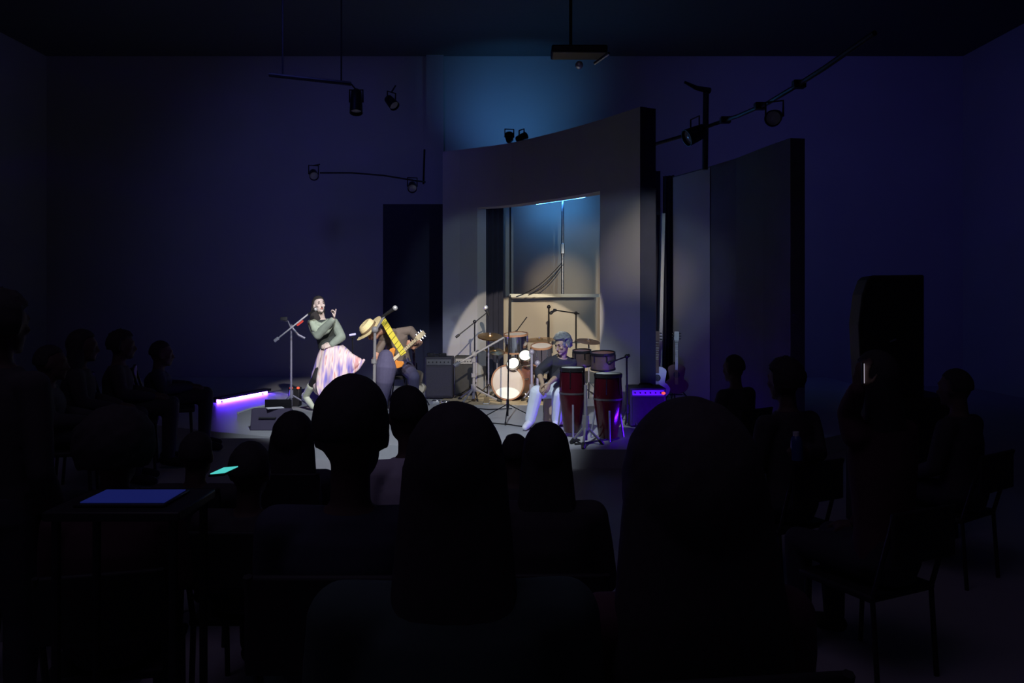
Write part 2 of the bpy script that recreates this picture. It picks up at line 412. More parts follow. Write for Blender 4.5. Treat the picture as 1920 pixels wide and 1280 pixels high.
def mic(label, tip, tail, m='mesh_silver', s=1.):
    tip = V(tip); tail = V(tail); d = (tip - tail).normalized(); L = (tip - tail).length
    t = thing('microphone', label, 'microphone', tail)
    build(G().lathe([(.010 * s, 0), (.013 * s, .01), (.019 * s, L - .055 * s), (.024 * s, L - .04 * s)], tail, d, 14), 'handle', M['black_plastic'], t)
    build(G().ell(tip - d * .022 * s, (.026 * s,) * 3), 'grille', M[m], t)
    return t
def stand(label, base, top, boom=None, m='black_metal', legs=.33, r=.012, rot=.3, name='microphone_stand', cat='stand', knob=None, clutch=True, boom_m=None):
    base = V(base); top = V(top); t = thing(name, label, cat, base)
    build(G().tube([base + V((0, 0, .06)), top], [r * 1.15, r], 8), 'pole', M[m], t)
    hub = base + V((0, 0, .22))
    build(G().tube([base + V((0, 0, .17)), hub + V((0, 0, .06))], r * 2.1, 8), 'collar', M[m], t)
    for k in range(3):
        a = rot + k * 2.094
        f = base + V((math.cos(a) * legs, math.sin(a) * legs, .013))
        lg = build(G().tube([hub, f], r * .8, 6), 'leg', M[m], t)
        build(G().tube([f + (hub - f).normalized() * .05, f], r * 1.2, 6, rnd=True), 'rubber_foot', M['black_plastic'], lg)
    if boom:
        A, B = V(boom[0]), V(boom[1])
        bo = build(G().tube([A, B], r * .8, 8), 'boom', M[boom_m or m], t)
        build(G().tube([A, A.lerp(B, .1)], r * 1.7, 8), 'counterweight', M[boom_m or m], bo)
    if clutch: build(G().ell(top, (r * 2.4,) * 3), 'clutch', M[m], t)
    if knob:
        for z in knob: build(G().tube([V((base.x, base.y, z - .03)), V((base.x, base.y, z + .03))], r * 1.9, 8), 'collar', M[m], t)
    return t
# singer's boom stand
sb = FL(546, 11.55)
stand('boom microphone stand before the singer, boom rising to the face', sb, P(546, 612, 11.55), (P(515, 639, 11.3), P(584, 584, 11.18)), 'purple_stand', .32, .014, boom_m='pale_boom')
mic('slim vocal microphone held at the mouth of the singer', P(594, 578, 11.13), P(578, 589, 11.17))
o = build(G().tube([P(567, 602, 11.28), P(558, 609, 11.30)], .016, 8, rnd=True), 'red_light', M['red_lamp']); tag(o, 'small red glowing tag clipped to the boom of the singer', 'light')
ph = thing('phone_holder', 'small clamp arm with a phone cradle beside the singer boom stand', 'holder', P(532, 602, 11.5))
build(G().tube([P(546, 616, 11.5), P(540, 602, 11.5), P(526, 600, 11.5)], .012, 6), 'arm', M['purple_stand'], ph)
build(G().box(P(532, 597, 11.48), (.10, .02, .05)), 'cradle', M['boom_grey'], ph, bevel=.008)
build(G().tube([P(546, 612, 11.5), P(560, 628, 11.5), P(572, 634, 11.5)], .016, 6), 'brace', M['purple_stand'], ph)
pe = thing('pedal_box', 'dark pedal box with two red lights at the foot of the singer boom stand', 'pedal', FL(552, 11.9))
c = FL(553, 11.95)
build(G().box(c + V((0, 0, .14)), (.17, .15, .28)), 'casing', M['black_metal'], pe, bevel=.01)
for x in (546, 559): build(G().ell(P(x, 727, 11.86), (.024, .024, .018)), 'indicator_light', M['red_led'], pe)
# guitarist's straight stand
stand('straight grey microphone stand before the bending guitarist', FL(701, 10.9), P(703, 618, 10.9), (P(704, 620, 10.9), P(722, 590, 10.9)), 'boom_grey', .28, .02, knob=(.75, .35))
mic('silver tipped microphone angled up in front of the guitarist', P(744, 575, 10.85), P(716, 594, 10.9), s=1.35)
# tall stands beside the drum kit
stand('boom stand of two grey poles crossing low before the drum kit', FL(888, 12.35), P(889, 664, 12.35), (P(851, 686, 12.2), P(944, 633, 12.5)), 'boom_grey', .42, .02, rot=.1, knob=(1.55 - .9, .42))
stand('taller dark boom stand with a microphone over the drum kit', FL(890, 12.75), P(890, 603, 12.75), (P(855, 632, 12.6), P(913, 586, 12.85)), 'black_metal', .35, .012, rot=.7)
mic('chunky silver microphone hanging over the drum kit before the dark curtain', P(909, 573, 12.85), P(917, 592, 12.85), s=1.5)
# straight stand at stage front
stand('slim dark microphone stand standing alone in front of the bass drum', FL(952, 10.5), P(955, 555, 10.5), None, 'black_metal', .40, .009, rot=.45)
# overhead stand behind
stand('overhead boom stand holding a microphone above the kit', FL(1080, 13.3), P(1080, 587, 13.3), (P(1038, 581, 13.1), P(1086, 588, 13.3)), 'black_metal', .3, .013, rot=.2)
mic('small dark overhead microphone pointing down at the kit', P(1031, 588, 13.05), P(1043, 580, 13.1), 'black_plastic', 1.1)
stand('plain straight stand rising behind the cymbal of the kit', FL(1029, 14.05), P(1029, 575, 14.05), None, 'black_metal', .2, .014)
stand('short boom stand leaning over the tall chrome drum', FL(975, 13.55), P(968, 622, 13.55), (P(966, 624, 13.5), P(988, 594, 13.5)), 'black_metal', .28, .011)
# ---------------- drum kit
def drum(name, label, c, axis, r, L, shell, head, hoop, lugs=6, cat='drum', group=None, stand_to=None, bottom=True, lugm='chrome'):
    """c: centre of the head face, axis points out of the head"""
    c = V(c); ax = V(axis).normalized(); t = thing(name, label, cat, c - ax * L, group)
    build(G().lathe([(r, -L), (r, -.004), (r * .97, -.004), (r * .97, -L)], c, ax, 32, False), 'shell', M[shell], t)
    build(G().lathe([(.001, .0), (r * .6, .0), (r * .985, -.003), (r * .985, -.012), (.001, -.012)], c, ax, 32), 'drumhead', M[head], t)
    hh = .022 if r < .24 else .04
    build(G().lathe([(r * 1.0, -hh), (r * 1.06, -hh), (r * 1.06, .010), (r * .98, .010)], c, ax, 32, False), 'hoop', M[hoop], t)
    if bottom: build(G().lathe([(.001, -L), (r * 1.05, -L), (r * 1.05, -L + hh), (r, -L + hh)], c, ax, 32, False), 'hoop', M[hoop], t)
    a, b = frame(ax)
    for k in range(lugs):
        th = 2 * math.pi * k / lugs + .2; u = a * math.cos(th) + b * math.sin(th)
        build(G().tube([c + u * r * 1.05 - ax * .02, c + u * r * 1.05 - ax * L * .45], .009, 6), 'lug', M[lugm], t)
    return t
bc = P(952, 717, 12.5); bax = V((-.38, -.92, .0)).normalized()
bd = drum('bass_drum', 'large bass drum lying on its side with a cream front head', V((bc.x, bc.y, .292)), bax, .265, .42, 'brown_shell', 'drumhead', 'hoop_brown', 8)
for s in (-1, 1):
    q = V((bc.x, bc.y, .12)) - bax * .1 + V((-bax.y, bax.x, 0)) * s * .25
    build(G().tube([q, q + V((-bax.y, bax.x, 0)) * s * .15 + V((0, 0, -.115))], .01, 6), 'spur', M['chrome'], bd)
# soft pillow inside shown as pale lower half of the head: a damping patch on the head
build(G().extrude([(.2 * math.cos(t), .09 * math.sin(t)) for t in [2 * math.pi * k / 20 for k in range(20)]], V((bc.x, bc.y, .13)) + bax * .006, V((-bax.y, bax.x, 0)) * -1, V((0, 0, 1)), .006), 'damping_patch', M['white_head'], bd)
tt = drum('tall_drum', 'tall chrome drum with a brown wooden hoop at the top of the kit', P(967, 626, 12.95), (-.05, -.12, 1), .19, .30, 'chrome', 'drumhead', 'hoop_brown', 6)
build(G().tube([P(967, 658, 13.0), FL(967, 13.0, .01)], .018, 8), 'post', M['chrome'], tt)
tm = drum('rack_tom', 'small tom with a pale green white head tilted above the bass drum', P(962, 681, 12.42), (-.25, -.85, .55), .098, .18, 'dark_shell', 'white_head', 'chrome', 5)
build(G().tube([P(964, 683, 12.55), P(962, 692, 12.62)], .014, 6), 'mount', M['chrome'], tm)
tm = drum('rack_tom', 'small tom with a bright white head tilted higher beside the tall drum', P(985, 666, 12.5), (-.1, -.85, .6), .098, .18, 'dark_shell', 'white_head', 'chrome', 5)
build(G().tube([P(985, 668, 12.62), P(978, 690, 12.7)], .014, 6), 'mount', M['chrome'], tm)
fm = drum('floor_tom', 'grey floor tom beside the kit with a tan hoop behind the percussionist', P(1015, 648, 12.9), (-.05, -.25, 1), .165, .30, 'grille_cloth', 'drumhead', 'hoop_brown', 6)
for k in range(3):
    th = k * 2.094 + .5; q = P(1015, 655, 12.9) + V((math.cos(th) * .18, math.sin(th) * .18, 0))
    build(G().tube([q, V((q.x, q.y, .0))], .009, 6), 'leg', M['chrome'], fm)
sn = drum('snare_drum', 'shallow silver snare drum low between the toms and floor tom', P(1012, 681, 13.0), (-.1, -.3, .95), .17, .13, 'chrome', 'white_head', 'chrome', 8)
build(G().tube([P(1012, 692, 13.02), FL(1012, 13.02)], .014, 6), 'post', M['chrome'], sn)
def cymbal(label, c, ax, r, base_px, d, m='bronze', pm='purple_stand', hi=False):
    c = V(c); ax = V(ax).normalized(); t = thing('hi_hat' if hi else 'cymbal_stand', label, 'cymbal', FL(base_px, d))
    prof = [(.012, .03), (r * .2, .028), (r * .24, .014), (r * .6, .008), (r, 0), (r, -.002), (r * .6, .004), (r * .22, .008), (.012, .02)]
    build(G().lathe(prof, c, ax, 28), 'cymbal', M[m], t)
    if hi: build(G().lathe([(p[0], -p[1]) for p in prof], c - ax * .02, ax, 28), 'cymbal', M[m], t)
    b = FL(base_px, d)
    build(G().tube([b + V((0, 0, .05)), V((b.x, b.y, c.z - .1)), c + V((0, 0, .05))], .012, 8), 'pole', M[pm], t)
    for k in range(3):
        a = .4 + k * 2.094; build(G().tube([b + V((0, 0, .25)), b + V((math.cos(a) * .25, math.sin(a) * .25, .01))], .009, 6), 'leg', M['chrome'], t)
    return t
cymbal('hi hat pair of cymbals on a purple lit pole at the edge of the kit', P(919, 630, 12.7), (.05, -.25, 1), .20, 916, 12.7, hi=True)
cymbal('low orange cymbal under the hi hat', P(928, 658, 13.0), (.2, -.3, .93), .165, 932, 13.25)
cymbal('orange ride cymbal behind the floor tom', P(1012, 637, 13.55), (-.05, -.12, 1), .26, 1004, 13.55)
cymbal('flat cymbal beyond the head of the percussionist', P(1103, 640, 13.0), (.1, -.2, 1), .20, 1104, 13.0, 'dark_shell')
for (px, d, z, lb) in ((997, 12.35, .78, 'short purple lit hardware pole beside the snare drum'), (1008, 12.2, .62, 'purple lit pole close to the percussionist knee')):
    stand(lb, FL(px, d), FL(px, d, z), None, 'purple_stand', .2, .018, name='drum_hardware_pole')
rg = tag(build(G().box((FL(960, 12.9).x, 12.9, .004), (2.2, 1.7, .006)), 'drum_rug', mat('rug', (.42, .34, .22), .9, var=.3, scale=25), smooth=False), 'flat tan rug lying under the drum kit', 'rug')
pd = thing('bass_pedal', 'silver bass drum pedal on the rug beside the front hoop', 'pedal', FL(912, 12.2))
build(G().box(FL(912, 12.2) + V((0, 0, .02)), (.1, .26, .03)), 'base', M['chrome'], pd, bevel=.006)
build(G().box(FL(912, 12.2) + V((0, -.02, .06)), (.08, .24, .012), Matrix.Rotation(.25, 3, 'X')), 'footboard', M['brass'], pd)
# ---------------- congas
def conga(label, top, r, H, m='wine_lacquer'):
    top = V(top); t = thing('conga_drum', label, 'conga', (top.x, top.y, top.z - H))
    prof = [(r * .66, -H), (r * .72, -H + .01), (r * .9, -H * .72), (r * 1.08, -H * .45), (r * 1.10, -H * .32), (r * 1.02, -H * .12), (r * .96, 0), (r * .9, 0), (r * .6, -H)]
    build(G().lathe(prof, top, (0, 0, 1), 32, False), 'shell', M[m], t)
    build(G().lathe([(.001, .012), (r * .9, .010), (r * 1.0, 0), (r * 1.0, -.02), (.001, -.02)], top, (0, 0, 1), 32), 'drumhead', M['white_conga_head'], t)
    build(G().lathe([(r * 1.0, -.035), (r * 1.06, -.035), (r * 1.08, .004), (r * 1.0, .012)], top, (0, 0, 1), 32, False), 'rim', M['black_metal'], t)
    for k in range(6):
        a = k * math.pi / 3 + .3; u = V((math.cos(a), math.sin(a), 0))
        build(G().tube([top + u * r * 1.07 - V((0, 0, .02)), top + u * r * 1.10 - V((0, 0, .12)), top + u * r * 1.12 - V((0, 0, .22))], .007, 6), 'tuning_lug', M['chrome'], t)
    # band
    build(G().lathe([(r * 1.105, -H * .40), (r * 1.115, -H * .40), (r * 1.115, -H * .37), (r * 1.105, -H * .37)], top, (0, 0, 1), 32, False), 'band', M['grey_metal'], t)
    for k in range(3):
        a = k * 2.094 + .5; u = V((math.cos(a), math.sin(a), 0))
        build(G().tube([V((top.x, top.y, top.z - H * .55)) + u * r * 1.04, V((top.x, top.y, .012)) + u * r * 1.45], .012, 6), 'leg', M['purple_stand'], t)
    return t
conga('wine red conga drum between the white trousers and the other conga', P(1073, 690, 9.3), .138, .74)
conga('wine red conga drum with a purple glint beside the small amplifier', P(1140, 701, 9.1), .150, .72)
def timbale(label, c, r, H):
    t = drum('timbale', label, c, (-.03, -.1, 1), r, H, 'dark_shell', 'brown_shell', 'black_metal', 6, lugm='black_metal')
    c = V(c)
    build(G().tube([c - V((0, 0, H)), V((c.x, c.y, .01))], .014, 6), 'post', M['grey_metal'], t)
    return t
timbale('small brown hand drum on a post behind the congas', P(1091, 657, 10.6), .12, .21)
timbale('larger brown hand drum on a post above the second conga', P(1130, 661, 10.3), .155, .22)
stand('black boom stand with a microphone reaching over the congas', FL(1176, 10.0), P(1175, 668, 10.0), (P(1180, 666, 10.0), P(1148, 678, 9.9)), 'black_metal', .15, .012, rot=1.57)
mic('black microphone tilted over the second conga', P(1140, 682, 9.72), P(1153, 674, 9.76), 'black_plastic', 1.)
stand('purple lit stand glowing between the two congas', FL(1098, 8.72), FL(1098, 8.72, .66), None, 'boom_grey', .2, .018, knob=(.3,), name='conga_stand', clutch=False)

# ---------------- amplifiers
def amp(label, x0, x1, ytop, d, depth, m='tolex', grille='grille_cloth', name='amplifier', cat='amplifier', handle=True):
    a = P(x0, ytop, d); b = P(x1, ytop, d); H = a.z; cx = (a.x + b.x) / 2; wd = b.x - a.x
    t = thing(name, label, cat, (cx, d + depth / 2, 0))
    build(G().box((cx, d + depth / 2, H / 2 + .01), (wd, depth, H - .02)), 'cabinet', M[m], t, bevel=.015)
    build(G().box((cx, d - .006, H * .42), (wd * .88, .014, H * .68)), 'grille', M[grille], t, smooth=False)
    cpn = build(G().box((cx, d - .006, H * .88), (wd * .88, .014, H * .13)), 'control_panel', M['grey_metal'], t, smooth=False)
    for k in range(6): build(G().tube([V((cx - wd * .36 + k * wd * .14, d - .012, H * .88)), V((cx - wd * .36 + k * wd * .14, d - .032, H * .88))], .010, 8), 'knob', M['black_plastic'], cpn)
    if handle: build(G().tube([V((cx - .09, d + depth / 2, H)), V((cx - .07, d + depth / 2, H + .03)), V((cx + .07, d + depth / 2, H + .03)), V((cx + .09, d + depth / 2, H))], .010, 6), 'handle', M['black_plastic'], t)
    for sx in (-1, 1): build(G().tube([V((cx + sx * wd * .4, d + .05, 0)), V((cx + sx * wd * .4, d + .05, .03))], .02, 8), 'foot', M['black_plastic'], t)
    return t
amp('square amplifier lit dim purple standing behind the guitarist', 797, 849, 669, 12.75, .32)
amp('plain black cabinet beside the purple lit amplifier under the grey wall', 852, 888, 668, 13.15, .35, 'black_cloth', 'black_cloth', 'speaker_cabinet', 'speaker', False)
rt = amp('small amplifier with a purple lit top and a red light beside the congas', 1181, 1249, 727, 9.95, .42, 'tolex', 'black_cloth')
build(G().ell(P(1244, 737, 9.93), (.026, .012, .018)), 'pilot_light', M['red_led'], rt)
for i, (px, py, lb) in enumerate(((808, 666, 'small black effects box on top of the purple lit amplifier'), (830, 666, 'thin black cable coil box on the edge of the amplifier top'))):
    p = P(px, 669, 12.85); o = build(G().box(p + V((0, 0, .032)), (.12, .1, .06)), 'effects_box', M['black_metal'], bevel=.008); tag(o, lb, 'box')
for i, (px, lb) in enumerate(((818, 'silver effects pedal on the floor before the amplifier'), (836, 'second effects pedal on the floor closer to the boom stand'))):
    t = thing('effects_pedal', lb, 'pedal', FL(px, 12.3 - i * .12)); c = FL(px, 12.3 - i * .12)
    build(G().box(c + V((0, 0, .022)), (.12, .13, .045)), 'casing', M['chrome'], t, bevel=.008)
    build(G().tube([c + V((0, -.03, .045)), c + V((0, -.03, .06))], .014, 8), 'footswitch', M['chrome'], t)
# ---------------- guitars
def outline(n=40, W=.19, Wu=.14, Wa=.115, H=.48):
    pts = []
    for k in range(n + 1):
        t = k / n; y = t * H
        if t < .5: ww = Wa + (W - Wa) * math.sin(math.pi * min(1, max(0, (t) / .62)) ) ** .75 if t < .31 else Wa + (W - Wa) * (0.5 + .5 * math.cos(math.pi * (t - .31) / .27)) if t < .58 else Wa
        else: ww = Wa
        if t >= .58: ww = Wa + (Wu - Wa) * math.sin(math.pi * (t - .58) / .42 * .62) ** .8
        if t < .31: ww = W * math.sqrt(max(0, 1 - ((.31 - t) / .31) ** 2)) 
        if t > .84: ww = (Wa + (Wu - Wa)) * math.sqrt(max(0.02, 1 - ((t - .84) / .17) ** 2))
        pts.append((ww, y))
    return [(x, y) for x, y in pts] + [(-x, y) for x, y in reversed(pts)]
def guitar(label, bottom, up, front, body_m, neck_m='rosewood', s=1., depth=.1, name='acoustic_guitar', poly=None, hole=True, neck_len=.36, H=.48, head_m=None):
    bottom = V(bottom); up = V(up).normalized(); fr = V(front).normalized(); fr = (fr - up * fr.dot(up)).normalized(); rt = up.cross(fr)
    t = thing(name, label, 'guitar', bottom)
    poly = poly or outline()
    ux, uy = rt * s, up * s
    nrm = ux.cross(uy).normalized(); sg = 1 if nrm.dot(fr) > 0 else -1
    build(G().extrude(poly, bottom - fr * depth * s, ux, uy, depth * s * sg), 'body', M[body_m], t, bevel=.006 * s)
    e = .004
    if hole: build(G().lathe([(.001, .0), (.052 * s, .0), (.052 * s, e), (.001, e)], bottom + up * .31 * s + fr * .001, fr, 20), 'soundhole', M['black_plastic'], t)
    build(G().box(bottom + up * .15 * s + fr * .008 * s, (1, 1, 1), Matrix((rt * .16 * s, up * .02 * s, fr * .014 * s)).transposed()), 'bridge', M['rosewood'], t, smooth=False)
    n0 = bottom + up * (H - .1) * s + fr * .012 * s; n1 = bottom + up * (H + neck_len) * s + fr * .012 * s
    nk = build(G().box((n0 + n1) / 2, (1, 1, 1), Matrix((rt * .052 * s, up * (n1 - n0).length, fr * .025 * s)).transposed()), 'neck', M[neck_m], t, bevel=.006)
    for k in range(9):
        q = n1.lerp(n0, 1 - .5 ** (k / 7.) ) + fr * .0135 * s
        build(G().box(q, (1, 1, 1), Matrix((rt * .05 * s, up * .003, fr * .003)).transposed()), 'fret', M['chrome'], nk)
    hp = [(-.028, 0), (.028, 0), (.038, .05), (.036, .17), (-.036, .17), (-.038, .05)]
    hd = build(G().extrude(hp, n1 - fr * .01, ux, uy, .018 * sg), 'headstock', M[head_m or neck_m], t, smooth=False)
    for k in range(3):
        for sx in (-1, 1):
            q = n1 + up * (.05 + .045 * k) * s + rt * sx * .036 * s
            build(G().tube([q, q + rt * sx * .03 * s], .009 * s, 6, rnd=True), 'tuning_peg', M['chrome'], hd)
    for k in range(6):
        off = rt * (k - 2.5) * .0085 * s
        build(G().tube([bottom + up * .15 * s + fr * .02 * s + off, n1 + up * .03 * s + fr * .016 * s + off], .0012, 4), 'string', M['chrome'], t)
    return t
def gstand(label, c, back):
    c = V(c); back = V(back); t = thing('guitar_stand', label, 'stand', c)
    build(G().tube([c + back * .12 + V((0, 0, .02)), c + back * .14 + V((0, 0, .62))], .012, 6), 'post', M['black_metal'], t)
    for sx in (-1, 1):
        build(G().tube([c + back * .12 + V((0, 0, .3)), c + V((sx * .22, -.12, .012))], .010, 6), 'leg', M['black_metal'], t)
    build(G().tube([c + back * .12 + V((0, 0, .3)), c + back * .38 + V((0, 0, .012))], .010, 6), 'leg', M['black_metal'], t)
    build(G().tube([c + V((-.12, -.13, .125)), c + V((-.12, .10, .115)), c + V((.12, .10, .115)), c + V((.12, -.13, .125))], .010, 6), 'cradle', M['black_metal'], t)
    return t
cg = FL(1232, 11.7)
guitar('pale acoustic guitar upright on a stand behind the small amplifier', cg + V((0, -.02, .14)), (.02, .14, 1), (-.1, -1, .14), 'guitar_white', s=.98)
gstand('black tripod guitar stand under the pale acoustic guitar', cg, V((0, 1, 0)))
cg2 = FL(1268, 12.3)
guitar('dark guitar standing in shade next to the pale acoustic guitar', cg2 + V((0, -.02, .14)), (.03, .14, 1), (-.2, -1, .14), 'rosewood', 'grey_metal', s=.95)
gstand('black tripod guitar stand under the dark guitar', cg2, V((0, 1, 0)))
cg3 = FL(779, 12.1)
guitar('cream acoustic guitar on its stand between guitarist and amplifier', cg3 + V((0, -.02, .14)), (-.05, .14, 1), (-.25, -1, .14), 'guitar_pale', s=.80)
gstand('low guitar stand under the cream acoustic guitar', cg3, V((0, 1, 0)))
# ---------------- wedge monitor with paper
wm = thing('wedge_monitor', 'black wedge monitor on the stage floor with white paper on its top', 'speaker', FL(500, 9.9))
x0 = FL(463, 9.8).x; x1 = FL(545, 9.8).x
prof = [(0, 0), (.52, 0), (.52, .08), (.14, .255), (.06, .255)]   # depth, height; sloping back faces the viewer
g = G(); r0 = [V((x0 + .06, 9.72 + a, b)) for a, b in prof]; r1 = [V((x1, 9.72 + a, b)) for a, b in prof]
g.rings([r0, r1]); build(g, 'cabinet', mat('wedge_black', (.06, .05, .09), .7), wm, smooth=False, bevel=.012)
build(G().bar(V((x0 + .14, 9.72 + .345, .170)), V((x1 - .06, 9.72 + .345, .170)), .012, .33), 'grille', M['black_metal'], wm, smooth=False)
build(G().tube([V(((x0 + x1) / 2 - .1, 9.765, .15)), V(((x0 + x1) / 2 - .1, 9.735, .15)), V(((x0 + x1) / 2 + .1, 9.735, .15)), V(((x0 + x1) / 2 + .1, 9.765, .15))], .010, 6), 'handle', M['black_plastic'], wm)
g = G(); q = V((x1 - .2, 9.82, .262)); g.box(q, (.2, .14, .004), Matrix.Rotation(.5, 3, 'Z')); o = build(g, 'set_list', M['paper'], smooth=False); tag(o, 'sheet of white paper lying on the wedge monitor', 'paper')
pts = [FL(446, 11.15, .008), FL(470, 11.6, .008), FL(500, 11.95, .008), FL(530, 12.1, .008), FL(557, 12.2, .008)]  # pale tube paints the bright rim of a light pool on the floor
o = build(G().tube(pts, .016, 6), 'floor_cable_or_rim', mat('pool_rim', (.6, .6, .62), .6)); tag(o, 'pale painted rim of a light pool along the stage floor behind the wedge monitor', 'cable')
def cable(label, pts, r=.008):
    dense = []
    for i in range(len(pts) - 1):
        for k in range(6): dense.append(V(pts[i]).lerp(V(pts[i + 1]), k / 6) + V((math.sin(k * 1.05 + i) * .015, 0, 0)))
    dense.append(V(pts[-1])); o = build(G().tube(dense, r, 6), 'floor_cable_or_rim', M['black_plastic']); tag(o, label, 'cable')
cable('black cable crossing the floor before the cajon', [FL(905, 10.3, .01), FL(950, 10.15, .01), FL(985, 9.95, .01), FL(1030, 9.55, .01)])
cable('black cable curling in front of the second conga', [FL(1078, 8.75, .01), FL(1105, 8.85, .01), FL(1128, 9.0, .01), FL(1160, 9.15, .01)], .012)
cable('tangled black cable under the conga stand', [FL(1070, 8.8, .01), FL(1085, 9.0, .01), FL(1079, 9.15, .01), FL(1090, 8.72, .01)])
cable('black cable lying before the two grey boom stands', [FL(830, 12.0, .01), FL(870, 11.8, .01), FL(915, 11.5, .01), FL(960, 11.6, .01)])

# ---------------- loudspeaker tower
pa = thing('loudspeaker', 'tall black loudspeaker with a slanting side and a tiny glint', 'speaker', FL(1680, 6.2, .62))
def pz(y): return P(0, y, 6.0).z
fr_ = [P(1634, 516, 6.0), P(1733, 515, 6.0), P(1733, 640, 6.0), P(1733, 745, 6.0), P(1616, 745, 6.0), P(1609, 610, 6.0), P(1616, 552, 6.0), P(1626, 524, 6.0)]
g = G().rings([fr_, [p + V((.12, .45, 0)) for p in fr_]]); build(g, 'cabinet', M['speaker_black'], pa, smooth=False, bevel=.012)
fg = [P(1640, 527, 5.985), P(1726, 526, 5.985), P(1726, 738, 5.985), P(1622, 738, 5.985), P(1617, 610, 5.985), P(1624, 555, 5.985)]
build(G().rings([[p for p in fg], [p + V((0, .014, 0)) for p in fg]]), 'grille', M['black_metal'], pa, smooth=False)
build(G().box(P(1674, 638, 5.975), (.05, .008, .014), Matrix.Rotation(-.4, 3, 'Y')), 'badge', M['chrome'], pa, smooth=False)
so = thing('subwoofer', 'wide black subwoofer cabinet under the tall loudspeaker', 'speaker', FL(1680, 6.25, AZ))
H = P(0, 745, 6.0).z
cxx = FL(1676, 6.25).x + .06
build(G().box((cxx, 6.28, (AZ + H) / 2), (.62, .56, H - AZ)), 'cabinet', M['speaker_black'], so, bevel=.015, smooth=False)
build(G().box((cxx, 5.993, (AZ + H) / 2), (.54, .012, (H - AZ) * .86)), 'grille', M['black_metal'], so, smooth=False)
for sx in (-1, 1): build(G().tube([V((cxx + sx * .315, 6.2, .3)), V((cxx + sx * .335, 6.2, .3)), V((cxx + sx * .335, 6.36, .3)), V((cxx + sx * .315, 6.36, .3))], .012, 6), 'handle', M['black_plastic'], so)

# ------------------------------------------------------------------ people
def head_geo(g, c, R, s=1.):
    def q(x, y, z): return c + R @ (V((x, y, z)) * s)
    def E(o, r): g.ell(q(*o), [k * s for k in r], R, 16, 10)
    E((0, -.008, .015), (.076, .097, .105))
    E((0, .028, -.05), (.059, .066, .072))
    E((0, .075, -.098), (.026, .024, .020))
    E((0, .086, .032), (.050, .014, .010))
    for sx in (-1, 1):
        E((sx * .077, -.008, -.012), (.010, .024, .033)); E((sx * .040, .072, -.022), (.022, .018, .018))
        E((sx * .033, .080, .010), (.013, .012, .009))
    g.tube([q(0, .090, .018), q(0, .104, -.012), q(0, .114, -.030)], [.009 * s, .012 * s, .015 * s], 8, rnd=True)
    E((0, .112, -.034), (.019, .010, .009))
    E((0, .093, -.058), (.025, .011, .006)); E((0, .092, -.069), (.022, .011, .007))

def hand_geo(g, w, d, n, side, curl=(.5,) * 4, thumb=.5, s=1., spread=.06):
    """w wrist, d direction of the palm, n palm normal (fingers curl that way), side +1: thumb on d x n side"""
    d = V(d).normalized(); n = V(n); n = (n - d * n.dot(d)).normalized(); a = d.cross(n).normalized() * side
    g.loft([(w - d * .01, a, n, .024 * s, .018 * s), (w + d * .025 * s, a, n, .034 * s, .017 * s), (w + d * .06 * s, a, n, .041 * s, .015 * s), (w + d * .092 * s, a, n, .040 * s, .012 * s), (w + d * .10 * s, a, n, .03 * s, .007 * s)], 14)
    for i, L in enumerate((.068, .076, .071, .056)):
        off = .030 - .020 * i
        p = w + d * (.088 - .006 * abs(i - 1)) * s + a * off * s
        dr = (d + a * (off * spread * 30)).normalized(); pts = [p - dr * .015 * s, p]; c = curl[i] * .6
        for fr in (.45, .30, .25):
            dr2 = (dr * math.cos(c) + n * math.sin(c)); p = p + dr2.normalized() * L * fr * s; pts.append(p.copy()); c += curl[i] * .75
        g.tube(pts, [.0095 * s, .0098 * s, .009 * s, .0085 * s, .0072 * s], 8, rnd=True)
    p = w + d * .025 * s + a * .026 * s
    pts = [p, p + (d * .55 + a * .75 + n * .25).normalized() * .036 * s]
    pts.append(pts[-1] + (d * .85 + a * (.45 - thumb * .5) + n * (.3 + thumb * .4)).normalized() * .030 * s)
    pts.append(pts[-1] + (d * .9 + a * (.2 - thumb * .6) + n * (.3 + thumb * .5)).normalized() * .024 * s)
    g.tube(pts, [.013 * s, .0115 * s, .010 * s, .0085 * s], 8, rnd=True)

